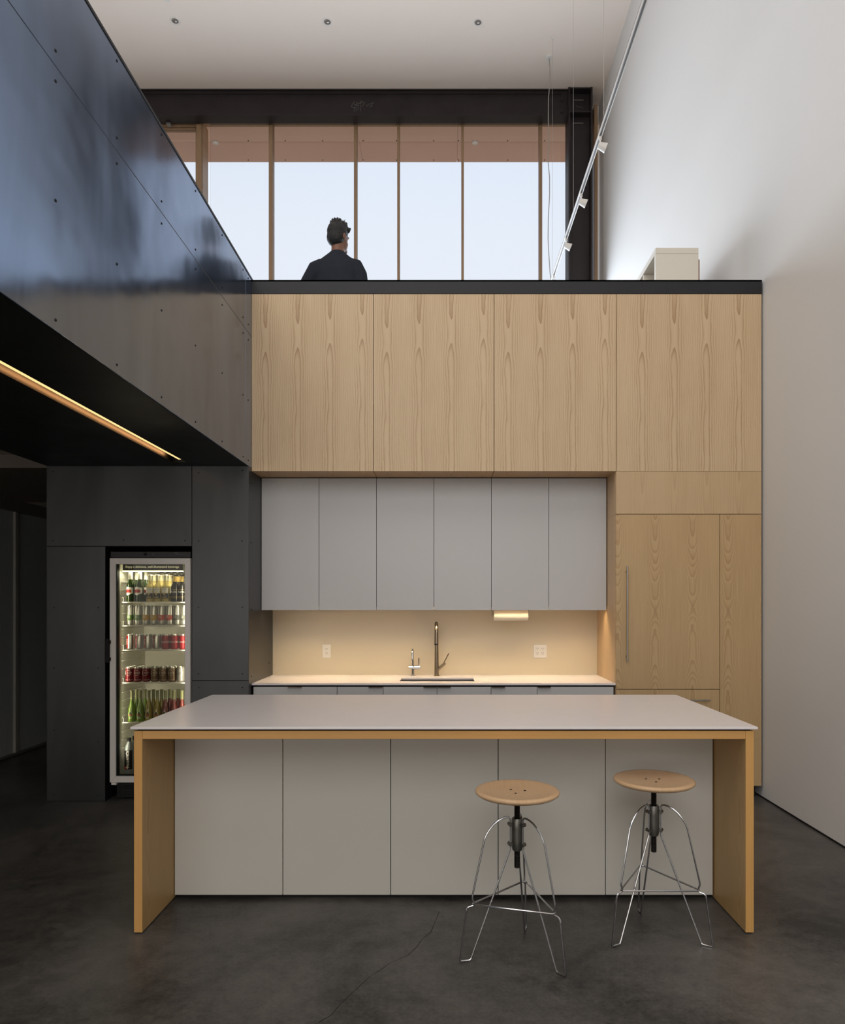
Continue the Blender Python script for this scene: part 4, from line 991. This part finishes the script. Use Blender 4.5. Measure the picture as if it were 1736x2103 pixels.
def ovalcan(body, word):
    def bld(c, label, group):
        def deco(t, c, r, h):
            b = MB(); pts_ = [(c[0]+(r+.001)*math.sin(.72*math.cos(a_)), c[1]-(r+.001)*math.cos(.72*math.cos(a_)), c[2]+.074+.020*math.sin(a_)) for a_ in [2*PI*k/20 for k in range(20)]]
            b.tube(pts_, .0009, 5, closed=True); b.build('oval_outline', INKW, t)
            if word: text('lettering', word, .0135, (c[0], c[1]-r, c[2]+.074), INKW, t, wrap=r+.0006, shear=.35, rot=.12)
            b = MB(); patch(b, c, r+.0006, -1.1, 1.1, .018, .0195); patch(b, c, r+.0006, -1.1, 1.1, .104, .1055); b.build('rim_lines', INKW, t)
        return can(c, .0325, .122, body, label, 'can', group, deco)
    return bld
def palecan(c, label, group):
    def deco(t, c, r, h): text('lettering', 'Zero', .020, (c[0], c[1]-r, c[2]+.07), CANK, t, wrap=r+.0006, shear=.35, rot=.5)
    return can(c, .0325, .122, CPALE, label, 'can', group, deco)
def bottle(c, label, group, prof, body, neck=None, split=None, cap=None, deco=None):
    t = thing('drink_bottle', label, 'bottle', c, group)
    if neck:
        lo = [p_ for p_ in prof if p_[1] <= split+1e-6]; hi = [p_ for p_ in prof if p_[1] >= split-1e-6]
        MB().lathe(lo, c, 20, cap=False).build('body', body, t, smooth=50); MB().lathe(hi, c, 20).build('neck', neck, t, smooth=50)
    else: MB().lathe(prof, c, 20).build('body', body, t, smooth=50)
    if cap: MB().lathe([(prof[-1][0]+.002, prof[-1][1]-.006), (prof[-1][0]+.002, prof[-1][1]+.001), (0, prof[-1][1]+.002)], c, 14, cap=False).build('cap', cap, t)
    if deco: deco(t, c)
    return t
def greenb(c, label, group):
    def deco(t, c):
        b = MB(); shape_patch(b, c, .0305, [(-.030, .060), (-.030, .112), (-.015, .120), (.006, .114), (.030, .112), (.030, .068), (.010, .060), (-.012, .050)]); b.build('label', LBLW, t)
        b = MB(); shape_patch(b, c, .0305, [(-.029, .072), (-.029, .098), (.008, .098), (.018, .088), (.014, .072)], .0012); b.build('label_print', LRED, t)
        text('lettering', 'STELLA\nARTOIS', .0095, (c[0], c[1]-.0305, c[2]+.086), INKW, t, wrap=.0322, rz=-.2)
    return bottle(c, label, group, [(0, 0), (.028, 0), (.0305, .004), (.0305, .128), (.0285, .142), (.019, .162), (.0165, .178), (.0140, .232), (.0140, .236)], GREENB, FOIL, .178, None, deco)
def paleb(c, label, group):
    def deco(t, c):
        b = MB(); patch(b, c, .0306, -1.0, 1.0, .070, .112); b.build('label', LBLW, t)
        text('lettering', 'Corona', .0125, (c[0], c[1]-.0306, c[2]+.101), LNAVY, t, wrap=.0312)
        b = MB(); patch(b, c, .0306, -1.0, 1.0, .026, .066); b.build('lower_label', LNAVY, t)
        b = MB(); shape_patch(b, c, .0306, [(-.010, .066), (.010, .066), (0, .048)], .001); patch(b, c, .0312, -.6, .6, .034, .040); b.build('label_print', LGOLD, t)
    return bottle(c, label, group, [(0, 0), (.0285, 0), (.0303, .004), (.0303, .116), (.0280, .126), (.0160, .142), (.0145, .168), (.0135, .205), (.0150, .207), (.0150, .215)], PALEB, CLEARN, .168, FOIL, deco)
def darkb(c, label, group):
    def deco(t, c): 
        text('lettering', 'Modelo', .0185, (c[0], c[1]-.031, c[2]+.078), INKW, t, wrap=.0315, shear=.1)
        b = MB(); patch(b, c, .0316, -1.0, 1.0, .040, .0415); patch(b, c, .0316, -1.0, 1.0, .030, .0315); patch(b, c, .0316, -1.0, 1.0, .095, .0965); b.build('label_print', LGOLD, t)
    return bottle(c, label, group, [(0, 0), (.029, 0), (.031, .004), (.031, .114), (.029, .128), (.0180, .146), (.0155, .160), (.0140, .196), (.0145, .202)], DARKB, LGOLD, .160, None, deco)
def soda(body):
    def bld(c, label, group):
        def deco(t, c):
            b = MB(); tri = [(-.017, .045), (.017, .045), (.019, .054), (.011, .074), (.004, .082), (-.004, .082), (-.011, .074), (-.019, .054)]
            pts_ = [(c[0]+.0300*math.sin(u_/.029), c[1]-.0300*math.cos(u_/.029), c[2]+v_) for u_, v_ in tri]
            b.tube(pts_, .0012, 5, closed=True); b.build('emblem_outline', INKW, t)
            b = MB(); patch(b, c, .0298, -.48, .48, .050, .058, 8); b.build('emblem_band', LRED, t)
            b = MB(); shape_patch(b, c, .0292, [(-.009, .060), (.009, .060), (.004, .076), (-.004, .076)]); b.build('emblem_top', INKG, t)
            b = MB()
            for dz, w2 in ((.036, .40), (.030, .55), (.024, .3)): patch(b, c, .0297, -w2, w2, dz, dz+.0026, 8)
            b.build('small_print', INKW, t)
        return bottle(c, label, group, [(0, 0), (.027, 0), (.029, .004), (.029, .075), (.026, .105), (.018, .135), (.0135, .160), (.0120, .176), (.0120, .238), (.0140, .240), (.0140, .246)], body, SODN, .176, None, deco)
    return bld
def place_row(shelf_i, items, group, depth=0.):
    """items: (px, key, builder, label)"""
    zs = SZ[shelf_i]+.0005
    for px, key, bld, label in items:
        y = DY+depth; place(key, bld, (X(px, y), y, zs), label, group)
G1 = 'beer bottles on the top fridge shelf'
place_row(0, [(268.5, 'g', greenb, 'leftmost green beer bottle with white foil neck on the top fridge shelf'), (287.5, 'g', greenb, 'second green beer bottle with white foil neck in front on the top fridge shelf'),
              (308.5, 'p', paleb, 'pale lager bottle with cream label next to the green bottles, front row'), (323.8, 'p', paleb, 'pale lager bottle with cream label in the middle of the front row'), (340.3, 'p', paleb, 'pale lager bottle with cream label next to the dark bottles, front row'),
              (359.5, 'd', darkb, 'dark beer bottle with gold neck, the left one on the top fridge shelf'), (374.0, 'd', darkb, 'dark beer bottle with gold neck, half hidden by the right door frame')], G1)
place_row(0, [(281.5, 'g', greenb, 'green beer bottle behind the front pair on the top fridge shelf, left'), (300, 'g', greenb, 'green beer bottle behind, its label peeking out next to the pale bottles'),
              (317.5, 'p', paleb, 'pale lager bottle in the second row, left one'), (332.5, 'p', paleb, 'pale lager bottle in the second row, middle one'), (349.5, 'p', paleb, 'pale lager bottle in the second row, right one'), (367.5, 'd', darkb, 'dark beer bottle in the second row behind the front dark pair')], G1, .068)
G2 = 'slim cans on the second fridge shelf'
sl = [(269.5, CANG, 'green'), (285.2, CANG, 'green'), (301.0, CANY, 'yellow'), (316.8, CANY, 'yellow'), (332.6, CANR, 'coral'), (348.4, CANR, 'coral'), (363.5, CANK, 'grey'), (378.6, CANK, 'grey')]
for i, (px, mm, cn) in enumerate(sl):
    place_row(1, [(px, 'slim'+cn, slim(mm, cn, cn), ('left' if i % 2 == 0 else 'right')+' one of the two slim cans with '+cn+' band, second fridge shelf')], G2)
G3 = 'cola cans on the third fridge shelf'
for i, px in enumerate((269, 287, 305, 322.8)): place_row(2, [(px, 'cv', colavert, ORD[i]+' silver and red can from the left on the third fridge shelf')], G3)
for i, px in enumerate((340.5, 358, 376.0)): place_row(2, [(px, 'cr', colared, ORD[i]+' of the three red cans with white script on the third fridge shelf')], G3)
G4 = 'soda cans on the fourth fridge shelf'
for i, px in enumerate((266.5, 283.8, 301)): place_row(3, [(px, 'dr', ovalcan(CMAR, 'Dr Pepper'), ORD[i]+' maroon soda can from the left, front of the fourth fridge shelf')], G4)
for i, px in enumerate((318.5, 336, 353.5)): place_row(3, [(px, 'tan', ovalcan(CTAN, 'Dr Pepper'), ORD[i]+' of the three tan cans with oval emblem on the fourth fridge shelf')], G4)
place_row(3, [(371.5, 'pale', palecan, 'pale grey can at the right end of the fourth fridge shelf')], G4)
for i, px in enumerate((274, 292, 309)): place_row(3, [(px, 'dr', None, 'maroon soda can in the second row of the fourth fridge shelf')], G4+', behind', .07) if False else place_row(3, [(px, 'dr', None, ORD[i]+' maroon soda can of the second row on the fourth fridge shelf')], G4, .07)
for i, px in enumerate((326.5, 344, 361)): place_row(3, [(px, 'tan', None, ORD[i]+' tan can of the second row on the fourth fridge shelf')], G4, .07)
G5 = 'tall soda bottles on the fifth fridge shelf'
sb = [(271, 'sg', SODG, 'lime green'), (288.5, 'sg', SODG, 'lime green'), (306, 'sy', SODY, 'golden green'), (323, 'sy', SODY, 'golden green'), (340, 'sr', SODR, 'reddish'), (357, 'sr', SODR, 'reddish'), (374, 'sr', SODR, 'reddish')]
for i, (px, k_, mm, cn) in enumerate(sb):
    place_row(4, [(px, k_, soda(mm), cn+' soda bottle, '+ORD[i]+' in the front row of the fifth fridge shelf')], G5)
for i, (px, k_, cn) in enumerate(((281, 'sg', 'lime green'), (298, 'sg', 'lime green'), (315, 'sy', 'golden green'), (332, 'sy', 'golden green'), (349, 'sr', 'reddish'), (366, 'sr', 'reddish'))):
    place_row(4, [(px, k_, None, cn+' soda bottle, '+ORD[i]+' in the back row of the fifth fridge shelf')], G5, .064)
def waterb(c, label, group):
    def deco(t, c):
        b = MB(); patch(b, c, .0352, -1.15, 1.15, .045, .195, 14); b.build('label', LBLK, t)
        b = MB(); patch(b, c, .0356, -.75, -.15, .045, .068, 6); b.build('label_print', LRED, t)
        text('lettering', 'essentia', .038, (c[0], c[1]-.0352, c[2]+.132), INKW, t, wrap=.036, rot=PI/2, rz=.02)
        b = MB(); patch(b, c, .0362, -.12, .12, .050, .074, 4); patch(b, c, .0362, -.34, .34, .0585, .0655, 6); b.build('plus_mark', INKW, t)
    return bottle(c, label, group, [(0, 0), (.032, 0), (.035, .006), (.035, .195), (.033, .215), (.022, .245), (.0135, .258), (.0135, .268)], WATER, None, None, None, deco)
for i, (px, dp) in enumerate(((265.5, 0), (276.5, .075))):
    y = DY+dp; c = (X(px, y), y, iz0+.004)
    if i == 0:
        wt = waterb(c, 'large clear water bottle with black label, front one on the fridge floor', 'water bottles on the fridge floor')
        MB().lathe([(.0155, .262), (.0155, .287), (.013, .289), (0, .289)], c, 18, cap=False).build('cap', BLACK, wt)
    else: dup(wt, c, 'large clear water bottle with black label, behind the front one, beside the island leg')

# hairline crack in the floor
CR = mat('crack_dark', (34, 32, 31), .9)
ck = [(903, 1872), (893, 1895), (885, 1915), (868, 1928), (856, 1945), (838, 1962), (800, 1978), (785, 1990), (762, 2004), (742, 2022), (725, 2038), (700, 2062), (680, 2085), (655, 2100)]
b = MB(); prev_ = None
for px, py in ck:
    y = YF(py); c = Vector((X(px, y), y, .0005)); w2 = random.uniform(.0008, .0022)
    cur = (b.bm.verts.new(c+Vector((-w2, w2*.3, 0))), b.bm.verts.new(c+Vector((w2, -w2*.3, 0))))
    if prev_: b.bm.faces.new((prev_[0], prev_[1], cur[1], cur[0]))
    prev_ = cur
b.build('trim_floor_crack', CR, kind='structure')
